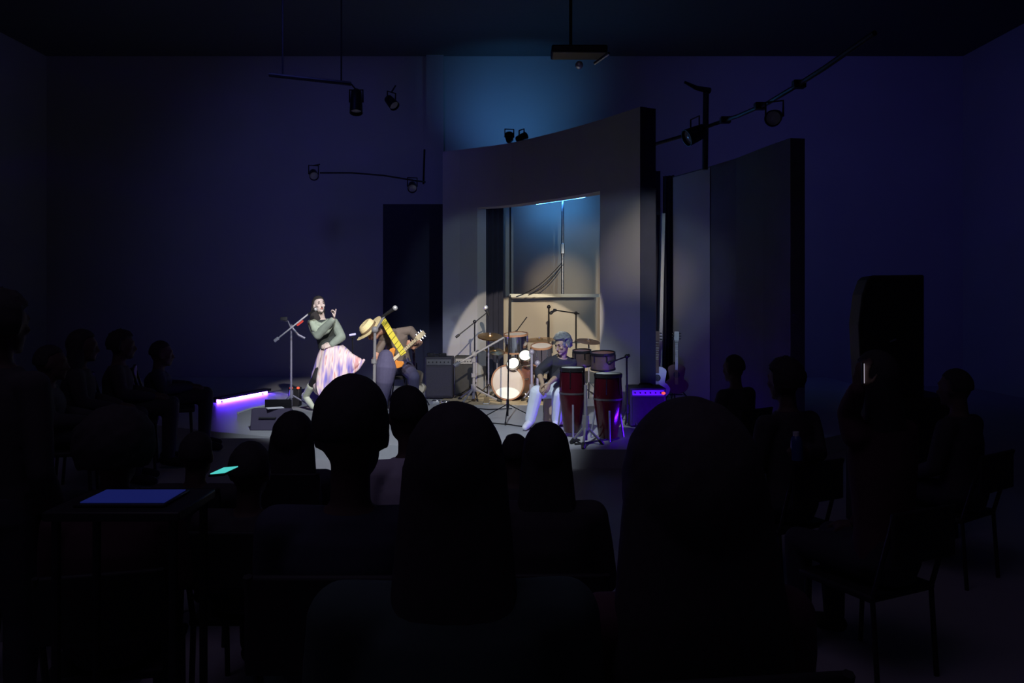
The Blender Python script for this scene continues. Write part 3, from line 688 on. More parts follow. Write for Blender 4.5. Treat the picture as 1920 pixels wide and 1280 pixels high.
def mid(a, b, t=.5): return V(a).lerp(V(b), t)
def person(label, J, S, cat='person', group=None):
    """J: joints in the place; S: look"""
    vox = S.get('voxel', .011); sc_ = S.get('scale', 1.)
    J = {k: (V(v) if not isinstance(v, Matrix) else v) for k, v in J.items()}
    u1 = (J['chest'] - J['pelvis']).normalized(); u2 = (J['neck'] - J['chest']).normalized()
    rh = (J['hipR'] - J['hipL']).normalized(); rs = (J['shR'] - J['shL']).normalized()
    f1 = u1.cross(rh).normalized(); rh = f1.cross(u1); rm = mid(rh, rs).normalized()
    f2 = u2.cross(rs).normalized()
    rc = mid(u1, u2).cross(rs); fm = rc.normalized()
    pv, ch, nk = J['pelvis'], J['chest'], J['neck']
    def torso(k, neck=True, waist=0.):
        secs = [(pv - u1 * .09, rh, f1, .11 * k, .10 * k), (pv, rh, f1, .165 * k, .118 * k), (mid(pv, ch, .35), rm, f1, .148 * k, .106 * k), (mid(pv, ch, .68), rm, fm, .152 * k, .110 * k),
                (ch, rs, fm, .165 * k, .116 * k), (mid(ch, nk, .5), rs, f2, .168 * k, .098 * k), (mid(ch, nk, .8), rs, f2, .12 * k, .078 * k)]
        if waist: secs = secs[2:]
        if neck: secs.append((nk, rs, f2, .064, .062))
        else: secs.append((mid(ch, nk, .97), rs, f2, .082, .078))
        return [(c, r, f, w_ * sc_, d_ * sc_) for c, r, f, w_, d_ in secs]
    hc, HR = J['head'], J['headR']; hs = S.get('head', 1.) * sc_
    g = G(); g.loft(torso(.93)); head_geo(g, hc, HR, hs)
    g.tube([nk - u2 * .05, nk + u2 * .01, hc + HR @ V((0, -.015, -.06)) * hs], [.06 * sc_, .054 * sc_, .052 * sc_], 14, rnd=True)
    skin = S['skin']
    sides = []
    for sd in 'RL':
        sh, el, wr = J['sh' + sd], J['el' + sd], J['wr' + sd]
        cl = mid(ch, nk, .55)
        g.tube([mid(cl, sh, .4), sh], [.062 * sc_, .054 * sc_], 12, rnd=True)
        g.tube([sh, mid(sh, el, .4), el], [.050 * sc_, .046 * sc_, .037 * sc_], 12, rnd=True)
        g.tube([el, mid(el, wr, .3), wr], [.037 * sc_, .038 * sc_, .026 * sc_], 12, rnd=True)
        hd = J.get('hd' + sd, (wr - el)); pn = J.get('pn' + sd, V((0, 0, -1)))
        hand_geo(g, wr, hd, pn, S.get('side' + sd, 1 if sd == 'R' else -1), S.get('curl' + sd, (.45, .5, .55, .6)), S.get('thumb' + sd, .5), 1.0 * sc_)
        hp, kn, an, to = J['hip' + sd], J['kn' + sd], J['an' + sd], J['to' + sd]
        g.tube([mid(hp, pv, .3), hp, mid(hp, kn, .45), kn], [.085 * sc_, .082 * sc_, .072 * sc_, .054 * sc_], 12, rnd=True)
        g.tube([kn, mid(kn, an, .3), an], [.053 * sc_, .052 * sc_, .034 * sc_], 12, rnd=True)
        g.tube([an, mid(an, to, .6) - V((0, 0, .005)), to], [.035 * sc_, .033 * sc_, .026 * sc_], 10, rnd=True)
    base = V((pv.x, pv.y, S['floor']))
    t = thing('person', label, cat, base, group)
    if S.get('face'):
        skin = skin_mat('skin_face', S['face'], hc - base, HR, [((.033 * hs, .093 * hs, .010 * hs), .010, (.02, .015, .012)), ((-.033 * hs, .093 * hs, .010 * hs), .010, (.02, .015, .012)),
            ((.033 * hs, .098 * hs, .034 * hs), .011, (.05, .035, .025)), ((-.033 * hs, .098 * hs, .034 * hs), .011, (.05, .035, .025)), ((0, .104 * hs, -.063 * hs), .017, S.get('lips', (.35, .12, .10)))])
    build(g, 'body', skin, t, remesh=vox)
    # shirt
    if S.get('shirt'):
        g = G(); k = S.get('shirt_k', 1.08); g.loft(torso(k, False, S.get('crop', 0)))
        for sd in 'RL':
            sh, el, wr = J['sh' + sd], J['el' + sd], J['wr' + sd]; cl = mid(ch, nk, .5); e = S.get('sleeve', 'long'); q = S.get('sleeve_k', 1.28)
            if e != 'none': g.tube([mid(cl, sh, .4), sh], [.070 * sc_, .064 * sc_], 12, rnd=True)
            if e == 'long':
                g.tube([sh, mid(sh, el, .4), el], [.050 * q * sc_, .048 * q * sc_, .040 * q * sc_], 12, rnd=True)
                g.tube([el, mid(el, wr, .4), mid(el, wr, .94)], [.040 * q * sc_, .040 * q * sc_, .031 * q * sc_], 12, rnd=True)
            elif e == 'short': g.tube([sh, mid(sh, el, .55)], [.060 * sc_, .058 * sc_], 12, rnd=True)
        o = build(g, S.get('shirt_name', 'shirt'), M[S['shirt']], t, remesh=max(vox, .008))
    if S.get('trousers'):
        g = G(); k = S.get('trouser_k', 1.0)
        g.loft([(pv - u1 * .11, rh, f1, .12 * sc_, .115 * sc_), (pv - u1 * .02, rh, f1, .185 * sc_, .138 * sc_), (mid(pv, ch, .25), rh, f1, .165 * sc_, .125 * sc_)])
        for sd in 'RL':
            hp, kn, an = J['hip' + sd], J['kn' + sd], J['an' + sd]
            g.tube([mid(hp, pv, .3), hp, mid(hp, kn, .45), kn], [.098 * k * sc_, .096 * k * sc_, .086 * k * sc_, .070 * k * sc_], 12, rnd=True)
            g.tube([kn, mid(kn, an, .3), mid(kn, an, .93)], [.070 * k * sc_, .066 * k * sc_, .054 * k * sc_], 12, rnd=True)
        if S.get('trouser_extra'): g.tube(*S['trouser_extra'], 16, rnd=True)
        build(g, 'trousers', M[S['trousers']], t, remesh=max(vox, .008))
    for sd in 'RL':
        an, to = J['an' + sd], J['to' + sd]; d = (to - an); d.normalize()
        g = G(); h = V((0, 0, 1)) if abs(d.z) < .8 else f1
        g.tube([an - d * .035 - h * .015, mid(an, to, .5) - h * .008, to], [.045 * sc_, .046 * sc_, .036 * sc_], 12, rnd=True)
        if S.get('boots'): g.tube([an, mid(an, J['kn' + sd], .55)], [.050, .062], 12, rnd=True)
        build(g, 'boot' if S.get('boots') else 'shoe', M[S.get('shoe', 'aud_shoe')], t, remesh=max(vox, .008))
    hair_geo(t, hc, HR, hs, S.get('hair', 'short'), M[S.get('hair_mat', 'black_hair')], S.get('hair_k', 1.))
    return t

def hair_geo(t, c, R, s, style, m, k=1.):
    if style == 'bald': return
    g = G()
    def q(x, y, z): return c + R @ (V((x, y, z)) * s)
    amp = {'short': .03, 'long': .03, 'afro': .07, 'curly': .10, 'bun': .02}[style]
    rad = {'short': (.087, .104, .113), 'long': (.096, .112, .120), 'afro': (.135, .135, .135), 'curly': (.105, .118, .125), 'bun': (.086, .106, .112)}[style]
    front = {'short': .18, 'long': .22, 'afro': .05, 'curly': .10, 'bun': .25}[style]
    low = {'short': -.35, 'long': -2, 'afro': -.6, 'curly': -.5, 'bun': -.5}[style]
    def fn(u):
        f = 1 + amp * noise.noise(u * 6) + amp * .5 * noise.noise(u * 17)
        if u.y > front and u.z < .50 - .12 * (u.y < .45): f *= .70
        if u.z < low: f *= .72
        return f
    off = {'afro': (0, -.025, .035)}.get(style, (0, -.014, .016))
    g.ell(q(*off), [r * s * k for r in rad], R, 30, 20, fn)
    if style == 'long':
        X, Y, Z = R @ V((1, 0, 0)), R @ V((0, 1, 0)), R @ V((0, 0, 1))
        dn = V((0, 0, -1)); bk = -Y
        secs = []
        for z, wd, dp, b in ((.02, .098, .070, .035), (-.08, .108, .070, .045), (-.18, .118, .064, .06), (-.28, .125, .052, .075), (-.36, .11, .038, .085)):
            secs.append((c + dn * -z * s + bk * b * s, X, Y, wd * s * k, dp * s * k))
        g.loft(secs, 22)
    if style == 'bun': g.ell(q(0, -.105, .075), (.05 * s, .045 * s, .045 * s), R)
    build(g, 'hair', m, t, remesh=.010 if style != 'curly' else None)

def look(d, up=V((0, 0, 1))):
    y = V(d).normalized(); x = y.cross(V(up)).normalized(); z = x.cross(y)
    return Matrix((x, y, z)).transposed()

# ---- the singer
d = 11.5
hc = P(598, 571, 11.42)
JS = dict(pelvis=P(621, 660, 11.55), chest=P(609, 618, 11.52), neck=P(603, 598, 11.5), head=hc, headR=look((.55, -.80, .10), (-.08, 0, 1)),
    shR=P(584, 607, 11.46), elR=P(596, 628, 11.28), wrR=P(625, 598, 11.18), hdR=V((.25, -.1, 1)), pnR=V((-.75, -.4, .2)),
    shL=P(627, 606, 11.56), elL=P(640, 632, 11.5), wrL=P(621, 646, 11.36), hdL=V((-.9, -.25, -.2)), pnL=V((.1, .7, -.5)),
    hipR=P(611, 668, 11.48), knR=P(592, 708, 11.30), anR=P(573, 742, 11.52), toR=P(586, 762, 11.42),
    hipL=P(632, 669, 11.6), knL=P(648, 712, 11.40), anL=P(652, 757, 11.5), toL=P(657, 764, 11.3))
singer = person('singer in a sage blouse and pink flared skirt raising one finger', JS,
    dict(floor=0, voxel=.0055, face=(.66, .54, .50), skin=None, shirt='dark_waist', shirt_name='bodice', sleeve='none', shirt_k=1.05, trousers='black_jeans', trouser_k=.82, shoe='pale_boot', boots=True,
         hair='long', hair_k=.96, hair_mat='black_hair', curlR=(.05, .9, 1.1, 1.2), thumbR=.9, curlL=(.5, .6, .6, .7), sideR=1))
for sd in 'RL':
    sh, el, wr = JS['sh' + sd], JS['el' + sd], JS['wr' + sd]; g = G()
    g.tube([mid(mid(JS['chest'], JS['neck'], .6), sh, .3), sh, mid(sh, el, .4), el], [.07, .076, .072, .066], 12, rnd=True)
    g.tube([el, mid(el, wr, .4), mid(el, wr, .92)], [.066, .062, .046], 12, rnd=True)
    build(g, 'sleeve', M['sage_blouse'], singer, remesh=.008)
# cowl scarf drape of the blouse
g = G()
A = [P(584, 604, 11.36), P(590, 616, 11.30), P(600, 624, 11.27), P(612, 618, 11.27), P(622, 606, 11.36), P(626, 600, 11.45)]
g.tube(A, [.035, .055, .062, .060, .045, .03], 12, rnd=True)
A = [P(587, 600, 11.42), P(596, 609, 11.33), P(604, 611, 11.32), P(614, 605, 11.36), P(620, 600, 11.45)]
g.tube(A, [.03, .045, .05, .045, .03], 12, rnd=True)
build(g, 'cowl', mat('cowl_cloth', (.36, .43, .35), .85, var=.3, scale=10, bump=.3), singer, remesh=.008)
# waist band
g = G(); ws = JS['pelvis']; g.loft([(P(619, 655, 11.53), V((1, 0, -.1)).normalized(), V((0, 1, 0)), .172, .14), (P(616, 640, 11.53), V((1, 0, -.1)).normalized(), V((0, 1, 0)), .158, .13)], 24)
build(g, 'sash', M['dark_waist'], singer)
# skirt
rows = [(647, 603, 643, .130), (653, 601, 650, .160), (662, 597, 663, .20), (671, 594, 680, .23), (679, 592, 684, .25), (688, 590, 672, .27), (698, 587, 662, .29), (708, 586, 660, .31), (720, 587, 662, .33), (731, 591, 664, .34), (738, 596, 664, .34)]
rg = []; n = 72
for py, xl, xr, dp in rows:
    a, b = P(xl, py, 11.5), P(xr, py, 11.5); t = (py - 647) / 91.
    main = b.x if py < 655 else min(b.x, P(658, py, 11.5).x); cx = (a.x + main) / 2; hw = (main - a.x) / 2; ring = []
    for k in range(n):
        th = 2 * math.pi * k / n; f = 1 + (.015 + .055 * t) * math.sin(9 * th + 1.5 * t) + .03 * t * math.sin(17 * th)
        x = cx + hw * math.cos(th) * f; y = 11.5 + dp * math.sin(th) * f
        ex = b.x - main
        if ex > 0 and math.cos(th) > 0: x += ex * math.cos(th) ** 6 * .95; y -= .10 * math.cos(th) ** 6
        ring.append(V((x, y, a.z - .012 * math.sin(5 * th) * t)))
    rg.append(ring)
sk = mat('skirt_cloth', (.66, .52, .62), .75)
nt = sk.node_tree; b_ = nt.nodes['Principled BSDF']
tc = [x for x in nt.nodes if x.type == 'TEX_COORD'][0]
sp = nt.nodes.new('ShaderNodeSeparateXYZ'); nt.links.new(tc.outputs['Object'], sp.inputs[0])
wv = nt.nodes.new('ShaderNodeTexNoise'); wv.inputs['Scale'].default_value = 5; wv.inputs['Detail'].default_value = 2
mp = nt.nodes.new('ShaderNodeMapping'); mp.inputs['Scale'].default_value = (3.4, .4, .55); mp.inputs['Rotation'].default_value = (0, -.22, 0); nt.links.new(tc.outputs['Object'], mp.inputs[0]); nt.links.new(mp.outputs[0], wv.inputs[0])
rp = nt.nodes.new('ShaderNodeValToRGB'); e = rp.color_ramp.elements
e[0].position = .30; e[0].color = (.16, .16, .62, 1); e[1].position = .42; e[1].color = (.50, .38, .66, 1)
for pos, c_ in ((.50, (.80, .62, .66, 1)), (.56, (.85, .78, .78, 1)), (.64, (.74, .36, .36, 1)), (.72, (.82, .66, .76, 1))):
    q = e.new(pos); q.color = c_
nt.links.new(wv.outputs['Fac'], rp.inputs[0]); nt.links.new(rp.outputs[0], b_.inputs['Base Color'])
sko = build(G().rings(rg, cap=False), 'skirt', sk, singer)
so_ = sko.modifiers.new('solid', 'SOLIDIFY'); so_.thickness = .008
g = G().tube([P(682, 675, 11.36), P(672, 690, 11.36), P(656, 703, 11.38)], [.02, .024, .018], 10, rnd=True)
build(g, 'skirt_edge', sk, singer)

# ---- the guitarist
hc = P(698, 621, 11.18)
HRg = look((-.40, -.52, -.74), (-.66, -.38, .62))
JG = dict(pelvis=P(748, 682, 11.72), chest=P(742, 632, 11.55), neck=P(718, 621, 11.38), head=hc, headR=HRg,
    shR=P(718, 640, 11.42), elR=P(703, 672, 11.32), wrR=P(712, 677, 11.2), hdR=V((.85, -.25, -.1)), pnR=V((.2, .8, -.3)),
    shL=P(770, 619, 11.62), elL=P(788, 642, 11.42), wrL=P(775, 652, 11.16), hdL=V((-.55, -.35, .55)), pnL=V((.1, .9, .1)),
    hipR=P(735, 690, 11.6), knR=P(724, 690, 11.12), anR=P(717, 758, 11.15), toR=P(713, 766, 10.95),
    hipL=P(762, 690, 11.72), knL=P(776, 706, 11.36), anL=P(776, 756, 11.6), toL=P(786, 764, 11.38))
gtr = person('guitarist in a straw hat bent low over an orange guitar', JG,
    dict(floor=0, voxel=.0055, face=(.52, .27, .18), skin=None, shirt='brown_vest', shirt_name='vest', sleeve='short', shirt_k=1.12, trousers='slate_jeans', trouser_k=1.2, trouser_extra=([P(724, 670, 11.16), P(723, 690, 11.10), P(721, 715, 11.10), P(718, 742, 11.14), P(717, 762, 11.15)], [.115, .155, .125, .075, .06]), shoe='black_cloth', hair='short', curlR=(.6, .7, .8, .9), curlL=(.9, 1., 1., 1.)))
stl = thing('stool', 'low black stool under the guitarist in the straw hat', 'stool', (JG['pelvis'].x, 11.74, 0))
zs = JG['pelvis'].z - .165
build(G().lathe([(.001, zs - .05), (.16, zs - .05), (.17, zs - .02), (.15, zs), (.001, zs)], (JG['pelvis'].x, 11.74, 0), (0, 0, 1)), 'seat', M['black_plastic'], stl)
for k in range(4):
    a_ = .785 + k * 1.571; q = V((math.cos(a_), math.sin(a_), 0)); c = V((JG['pelvis'].x, 11.74, 0))
    build(G().tube([c + q * .20, c + q * .12 + V((0, 0, zs - .045))], .012, 6), 'leg', M['black_metal'], stl)
# straw hat
hat = thing('straw_hat', 'yellow straw hat with a dark band on the head of the guitarist', 'hat', hc)
up = HRg @ V((0, -.10, 1)).normalized(); ho = hc + HRg @ V((0, 0, .055))
g = G()
def hatlathe(prof, wob):
    a, b = frame(up); f = HRg @ V((0, 1, 0)); rg = []
    r_ = HRg @ V((1, 0, 0)); f_ = up.cross(r_).normalized()
    for r, h in prof:
        rg.append([ho + up * (h + wob * max(0, r - .10) * math.cos(2 * t)) + r_ * r * math.cos(t) * .93 + f_ * -r * 1.08 * math.sin(t) for t in [2 * math.pi * k / 40 for k in range(40)]])
    return rg
build(G().rings(hatlathe([(.088, -.004), (.17, -.012), (.215, -.004), (.217, .002), (.17, -.004), (.116, .006), (.113, .045), (.104, .085), (.08, .104), (.04, .100), (.001, .092)], -.12), cap=False), 'brim', M['straw'], hat)
hatc = build(G().rings(hatlathe([(.120, .004), (.117, .045), (.108, .088), (.083, .109), (.041, .105), (.001, .096)], 0), cap=False), 'crown', M['straw'], hat)
build(G().rings(hatlathe([(.122, .004), (.1235, .006), (.1205, .034), (.119, .036)], 0), cap=False), 'hat_band', M['hat_band'], hat)
# pale glint beside the hat, painted as a glowing block on an added stand
o = build(G().box(P(661, 627, 12.0), (.10, .02, .03), Matrix.Rotation(-.15, 3, 'Y')), 'phone', mat('pale_glint', (.6, .6, .8), .4, emit=(.5, .45, 1.), estr=.5), bevel=.006); tag(o, 'small glowing block painting a pale glint beside the brim of the straw hat', 'phone')
ta = thing('glint_stand', 'thin black stand holding the painted pale glint', 'stand', FL(661, 12.05))
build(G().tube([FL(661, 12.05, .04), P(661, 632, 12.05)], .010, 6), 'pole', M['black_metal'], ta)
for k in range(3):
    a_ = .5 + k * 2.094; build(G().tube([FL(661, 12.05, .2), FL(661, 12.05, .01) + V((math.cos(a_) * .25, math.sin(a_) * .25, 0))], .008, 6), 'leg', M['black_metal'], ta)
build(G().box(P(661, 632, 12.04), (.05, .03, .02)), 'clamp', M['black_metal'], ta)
# his guitar
gu = (P(800, 619, 11.04) - P(741, 672, 11.12)).normalized()
dc = [(-.05, 0), (.05, 0), (.13, .03), (.165, .10), (.16, .17), (.125, .23), (.12, .27), (.145, .31), (.16, .36), (.145, .41), (.11, .425), (.075, .39), (.05, .36), (-.05, .36), (-.075, .40), (-.11, .45), (-.15, .44), (-.165, .39), (-.15, .32), (-.12, .27), (-.125, .22), (-.16, .16), (-.165, .09), (-.13, .03)]
gb = P(741, 672, 11.12) - gu * .33
guitar('orange double cutaway guitar played by the man in the straw hat', gb, gu, (-.05, -1, .18), 'guitar_orange', 'maple', s=.92, depth=.045, name='electric_guitar', poly=dc, hole=False, neck_len=.40, H=.40)
# strap across his back
g = G(); A = [P(718, 600, 11.22), P(724, 609, 11.16), P(733, 625, 11.12), P(743, 641, 11.10), P(752, 655, 11.10), P(757, 664, 11.06)]
rg = []
for i, p in enumerate(A):
    dr = (A[min(i + 1, 5)] - A[max(0, i - 1)]).normalized(); sd = dr.cross(V((0, -1, 0))).normalized(); nn = V((0, -1, 0))
    rg.append([p + sd * .042, p + sd * .042 + nn * .012, p - sd * .042 + nn * .012, p - sd * .042])
st = thing('guitar_strap', 'bright yellow patterned strap across the chest of the guitarist', 'strap', A[-1])
so2 = build(G().rings(rg), 'strap_band', M['yellow_strap'], st, smooth=False)
for k in range(9):
    t_ = (k + .5) / 9 * 5; i = int(t_); p = A[i].lerp(A[i + 1], t_ - i); dr = (A[i + 1] - A[i]).normalized(); sd = dr.cross(V((0, -1, 0))).normalized()
    build(G().bar(p - sd * .04 + V((0, -.014, 0)) - dr * .01, p + sd * .04 + V((0, -.014, 0)) + dr * .012, .014, .006), 'woven_stripe', M['strap_pattern'], so2, smooth=False)

# ---- the percussionist
hc = P(1054, 645, 9.95)
JP = dict(pelvis=P(1058, 724, 10.25), chest=P(1054, 690, 10.1), neck=P(1054, 668, 10.0), head=hc, headR=look((-.65, -.65, -.32)),
    shR=P(1032, 678, 10.0), elR=P(1010, 697, 9.86), wrR=P(1017, 718, 9.62), hdR=V((-.15, -.25, -.9)), pnR=V((.6, .5, -.1)),
    shL=P(1072, 680, 10.12), elL=P(1046, 704, 9.84), wrL=P(1030, 718, 9.6), hdL=V((-.35, -.3, -.8)), pnL=V((-.5, .6, -.1)),
    hipR=P(1046, 729, 10.12), knR=P(1006, 735, 9.8), anR=P(993, 790, 9.85), toR=P(984, 801, 9.68),
    hipL=P(1066, 730, 10.22), knL=P(1047, 739, 9.82), anL=P(1044, 790, 9.95), toL=P(1038, 800, 9.78))
perc = person('percussionist with grey curls and white trousers sitting on a wooden box drum', JP,
    dict(floor=0, voxel=.0055, face=(.50, .36, .24), skin=None, shirt='dark_shirt', sleeve='short', shirt_k=1.2, trousers='white_trousers', trouser_k=1.2, shoe='white_shoe', hair='curly', hair_mat='grey_hair', hair_k=1.12))
# give him elbow-length sleeves
g = G()
for sd in 'RL': g.tube([JP['sh' + sd], mid(JP['sh' + sd], JP['el' + sd], .6), JP['el' + sd], mid(JP['el' + sd], JP['wr' + sd], .25)], [.070, .066, .060, .055], 12, rnd=True)
build(g, 'sleeve', M['dark_shirt'], perc, remesh=.008)
# box drum
ca = thing('cajon', 'tan wooden box drum under the percussionist with white trousers', 'drum', (P(1046, 0, 10.2).x, 10.22, 0))
H = .355; cx = P(1046, 0, 10.2).x
build(G().box((cx, 10.22, H / 2 + .012), (.36, .40, H - .024)), 'body', M['cajon_wood'], ca, bevel=.012)
build(G().box((cx, 10.014, H / 2 + .012), (.34, .012, H - .05)), 'front_plate', M['cajon_wood'], ca, smooth=False)
build(G().lathe([(.001, 0), (.055, 0), (.055, .004), (.001, .004)], (cx - .181, 10.22, .2), (-1, 0, 0)), 'sound_hole', M['black_plastic'], ca)
for sx in (-1, 1):
    for sy in (-1, 1): build(G().tube([(cx + sx * .14, 10.22 + sy * .16, 0), (cx + sx * .14, 10.22 + sy * .16, .014)], .016, 8), 'foot', M['black_plastic'], ca)

# ------------------------------------------------------------------ the audience
SK = mat('audience_skin', (.10, .065, .055), .7)
def seat_fl(y): return RZ if y < 2.2 else AZ
def audience(label, px, py, d, yaw=0., hair='short', shirt='aud_black', headw=1., lean=.05, floor=None, hyaw=None, hair_mat='black_hair', hair_k=1., group=None, stand_=False, arms=None, vox=.012, chair=None, tilt=0.):
    """px, py: top of the head seen at depth d; yaw 0 looks along +y (towards the stage)"""
    top = P(px, py, d); fl = seat_fl(d) if floor is None else floor
    htop = {'afro': .17, 'curly': .14, 'long': .136}.get(hair, .128) * hair_k * headw
    Rz = Matrix.Rotation(yaw, 3, 'Z'); Rl = Rz @ Matrix.Rotation(-lean, 3, 'X')
    hy = yaw if hyaw is None else hyaw
    HR = Matrix.Rotation(hy, 3, 'Z') @ Matrix.Rotation(tilt, 3, 'Y') @ Matrix.Rotation(-.08, 3, 'X')
    hc = top - V((0, 0, htop)); hh = hc.z - fl
    if not stand_:
        seat = .46; pz = seat + .10; tl = hh - .17 * headw - pz      # pelvis to neck base
        def L(x, y, z): return Rl @ V((x, y, z))
        nk_rel = L(0, 0, tl); base = V((hc.x, hc.y, 0)) - Rz @ V((0, .03, 0)); base.z = fl
        pv = V((base.x, base.y, fl + pz)) - V((nk_rel.x, nk_rel.y, 0))
        def T(x, y, z): return pv + L(x, y, z)
        def Lw(x, y, z): return V((pv.x, pv.y, fl)) + Rz @ V((x, y, z))
        w_ = .165 + .02 * (headw > 1)
        J = dict(pelvis=pv, chest=T(0, .005, tl * .64), neck=T(0, 0, tl), head=hc, headR=HR)
        for sd, s in (('R', 1), ('L', -1)):
            J['sh' + sd] = T(s * (w_ + .005), 0, tl * .86); J['el' + sd] = T(s * .225, .06, tl * .34)
            J['wr' + sd] = Lw(s * .13, .30, seat + .17); J['hd' + sd] = Rz @ V((-s * .25, .9, -.12)); J['pn' + sd] = V((0, 0, -1))
            J['hip' + sd] = Lw(s * .09, .02, seat + .085); J['kn' + sd] = Lw(s * .12, .44, seat + .08); J['an' + sd] = Lw(s * .12, .42, .085); J['to' + sd] = Lw(s * .14, .56, .045)
    else:
        pz = hh * .54; pv = V((hc.x, hc.y, fl + pz)) - Rz @ V((0, .02, 0)); tl = hh - .17 - pz
        def T(x, y, z): return pv + Rz @ V((x, y, z))
        J = dict(pelvis=pv, chest=T(0, .01, tl * .64), neck=T(0, 0, tl), head=hc, headR=HR)
        for sd, s in (('R', 1), ('L', -1)):
            J['sh' + sd] = T(s * .175, 0, tl * .87); J['el' + sd] = T(s * .23, -.02, tl * .3); J['wr' + sd] = T(s * .2, .12, -.08); J['hd' + sd] = Rz @ V((0, .2, -1)); J['pn' + sd] = Rz @ V((-s, 0, 0))
            J['hip' + sd] = T(s * .09, 0, -.03); J['kn' + sd] = T(s * .10, .02, -.03 - (pz - .05) * .46); J['an' + sd] = V((T(s * .11, -.01, 0).x, T(s * .11, -.01, 0).y, fl + .085)); J['to' + sd] = V((T(s * .13, .13, 0).x, T(s * .13, .13, 0).y, fl + .045))
    if arms:
        for k_, v_ in arms.items(): J[k_] = V(v_)
    t = person(label, J, dict(floor=fl, voxel=vox, skin=SK, shirt=shirt, shirt_k=1.1, sleeve='long', trousers='aud_trouser', hair=hair, hair_mat=hair_mat, hair_k=hair_k, head=headw), group=group)
    if chair and not stand_: chairs.append((V((pv.x, pv.y, fl)), yaw, chair))
    return t
chairs = []
audience('person with cropped hair and showing ears whose head hides the hem of the pink skirt', 661, 700, 2.15, hair='short', headw=1.17, hair_k=1.02, shirt='aud_navy', lean=.02, chair='black chair carrying the person with cropped hair and showing ears')
audience('person with full shoulder length hair whose round head hides the stage floor', 853, 753, 1.42, yaw=.05, hair='long', headw=1.04, shirt='aud_green', hair_k=.88, chair='black chair carrying the person with full shoulder length hair')
audience('small child with a short dark head beside the taller one before the congas', 966, 812, 3.9, hair='short', headw=.82, shirt='aud_black', chair='black chair under the small child before the congas')
audience('person with smooth long hair seated before the white trousers of the percussionist', 1024, 789, 3.05, hair='long', headw=.93, shirt='aud_black', chair='black chair under the person with smooth long hair before the white trousers')
audience('person with big loose hair very close, hiding the small amplifier and floor', 1292, 738, 1.64, yaw=.12, hair='long', headw=1.18, hair_k=1.26, hair_mat='brown_hair', shirt='aud_maroon', chair='black chair under the person with big loose hair')
audience('person in a pale grey shirt with dark hair glimpsed between two big dark heads', 762, 722, 4.0, yaw=.55, hair='short', headw=1.15, shirt='aud_pale', lean=.1, chair='black chair under the person in a pale grey shirt')
audience('dark head against the purple floor light, close to the glowing phone', 370, 808, 4.3, hair='short', headw=1.02, shirt='aud_black', chair='black chair under the person close to the glowing phone')
audience('low dark head in front of the wedge monitor', 470, 826, 3.55, hair='short', headw=1.05, shirt='aud_black', chair='black chair under the person before the wedge monitor')
audience('dark head partly hidden behind the person with cropped hair', 551, 768, 4.65, hair='long', headw=1.15, hair_k=1.1, shirt='aud_navy', chair='black chair under the head half hidden by the person with cropped hair')
audience('person with a broad round mass of hair beside the dim blue tablet', 218, 758, 3.05, yaw=.25, hair='afro', headw=1.1, shirt='aud_maroon', chair='black chair under the person with a round mass of hair')
audience('tall standing person with dark hair cut off by the edge of the view', 5, 540, 3.3, yaw=-.25, hair='curly', headw=1.05, shirt='aud_black', stand_=True)
crowd = [(96, 646, 5.6, 'short', 'aud_grey', 'person at the outer end of the dim row by the wall'), (156, 616, 6.25, 'long', 'aud_black', 'long haired person second in the dim row by the wall'),
         (229, 617, 6.95, 'curly', 'aud_black', 'curly haired person third in the dim row by the wall'), (303, 638, 7.7, 'short', 'aud_navy', 'short haired person at the stage end of the dim row by the wall')]
struct(G().box((-3.3, 6.7, (AZ + .12) / 2), (2.2, 3.6, .12 - AZ), Matrix.Rotation(.0, 3, 'Z')), 'floor_side_tier', M['audience_floor'], smooth=False)
for px, py, d, hr, sh, lb in crowd:
    audience(lb, px, py, d, yaw=-1.2, hair=hr, shirt=sh, floor=.12, group='spectators in the dim row by the wall', vox=.014, chair='chair under the ' + lb.replace('person ', 'one '). replace('haired one second', 'haired one second').replace(' dim row', ' row'))
audience('seated person with a pale cuff and a blue bottle beside the dark loudspeaker', 1470, 668, 4.95, yaw=.5, hair='curly', headw=1.05, shirt='aud_black', arms=dict(wrR=P(1512, 846, 4.62), hdR=V((-.6, -.5, .1)), pnR=V((-.5, .6, 0)), elR=P(1535, 850, 4.9)), chair='black chair under the person with the blue bottle')
audience('person in dark clothes holding up the added pale glow before the loudspeaker tower', 1640, 655, 3.9, yaw=.45, hair='long', headw=1.0, shirt='aud_maroon', arms=dict(wrL=P(1608, 728, 3.70), hdL=V((.2, -.1, 1)), pnL=V((.6, .7, 0)), elL=P(1590, 775, 3.82)), chair='black chair before the loudspeaker tower')
audience('person at the side of the stage past the lower curved flat, short dark hair', 1375, 664, 7.2, yaw=.6, hair='short', shirt='aud_black', floor=AZ, stand_=False, vox=.014, chair='black chair under the person past the lower curved flat')
audience('person sitting beyond the loudspeaker by the side wall with dark hair', 1790, 690, 5.2, yaw=.6, hair='short', shirt='aud_black', floor=AZ, vox=.014, chair='black chair under the person beyond the loudspeaker by the side wall')
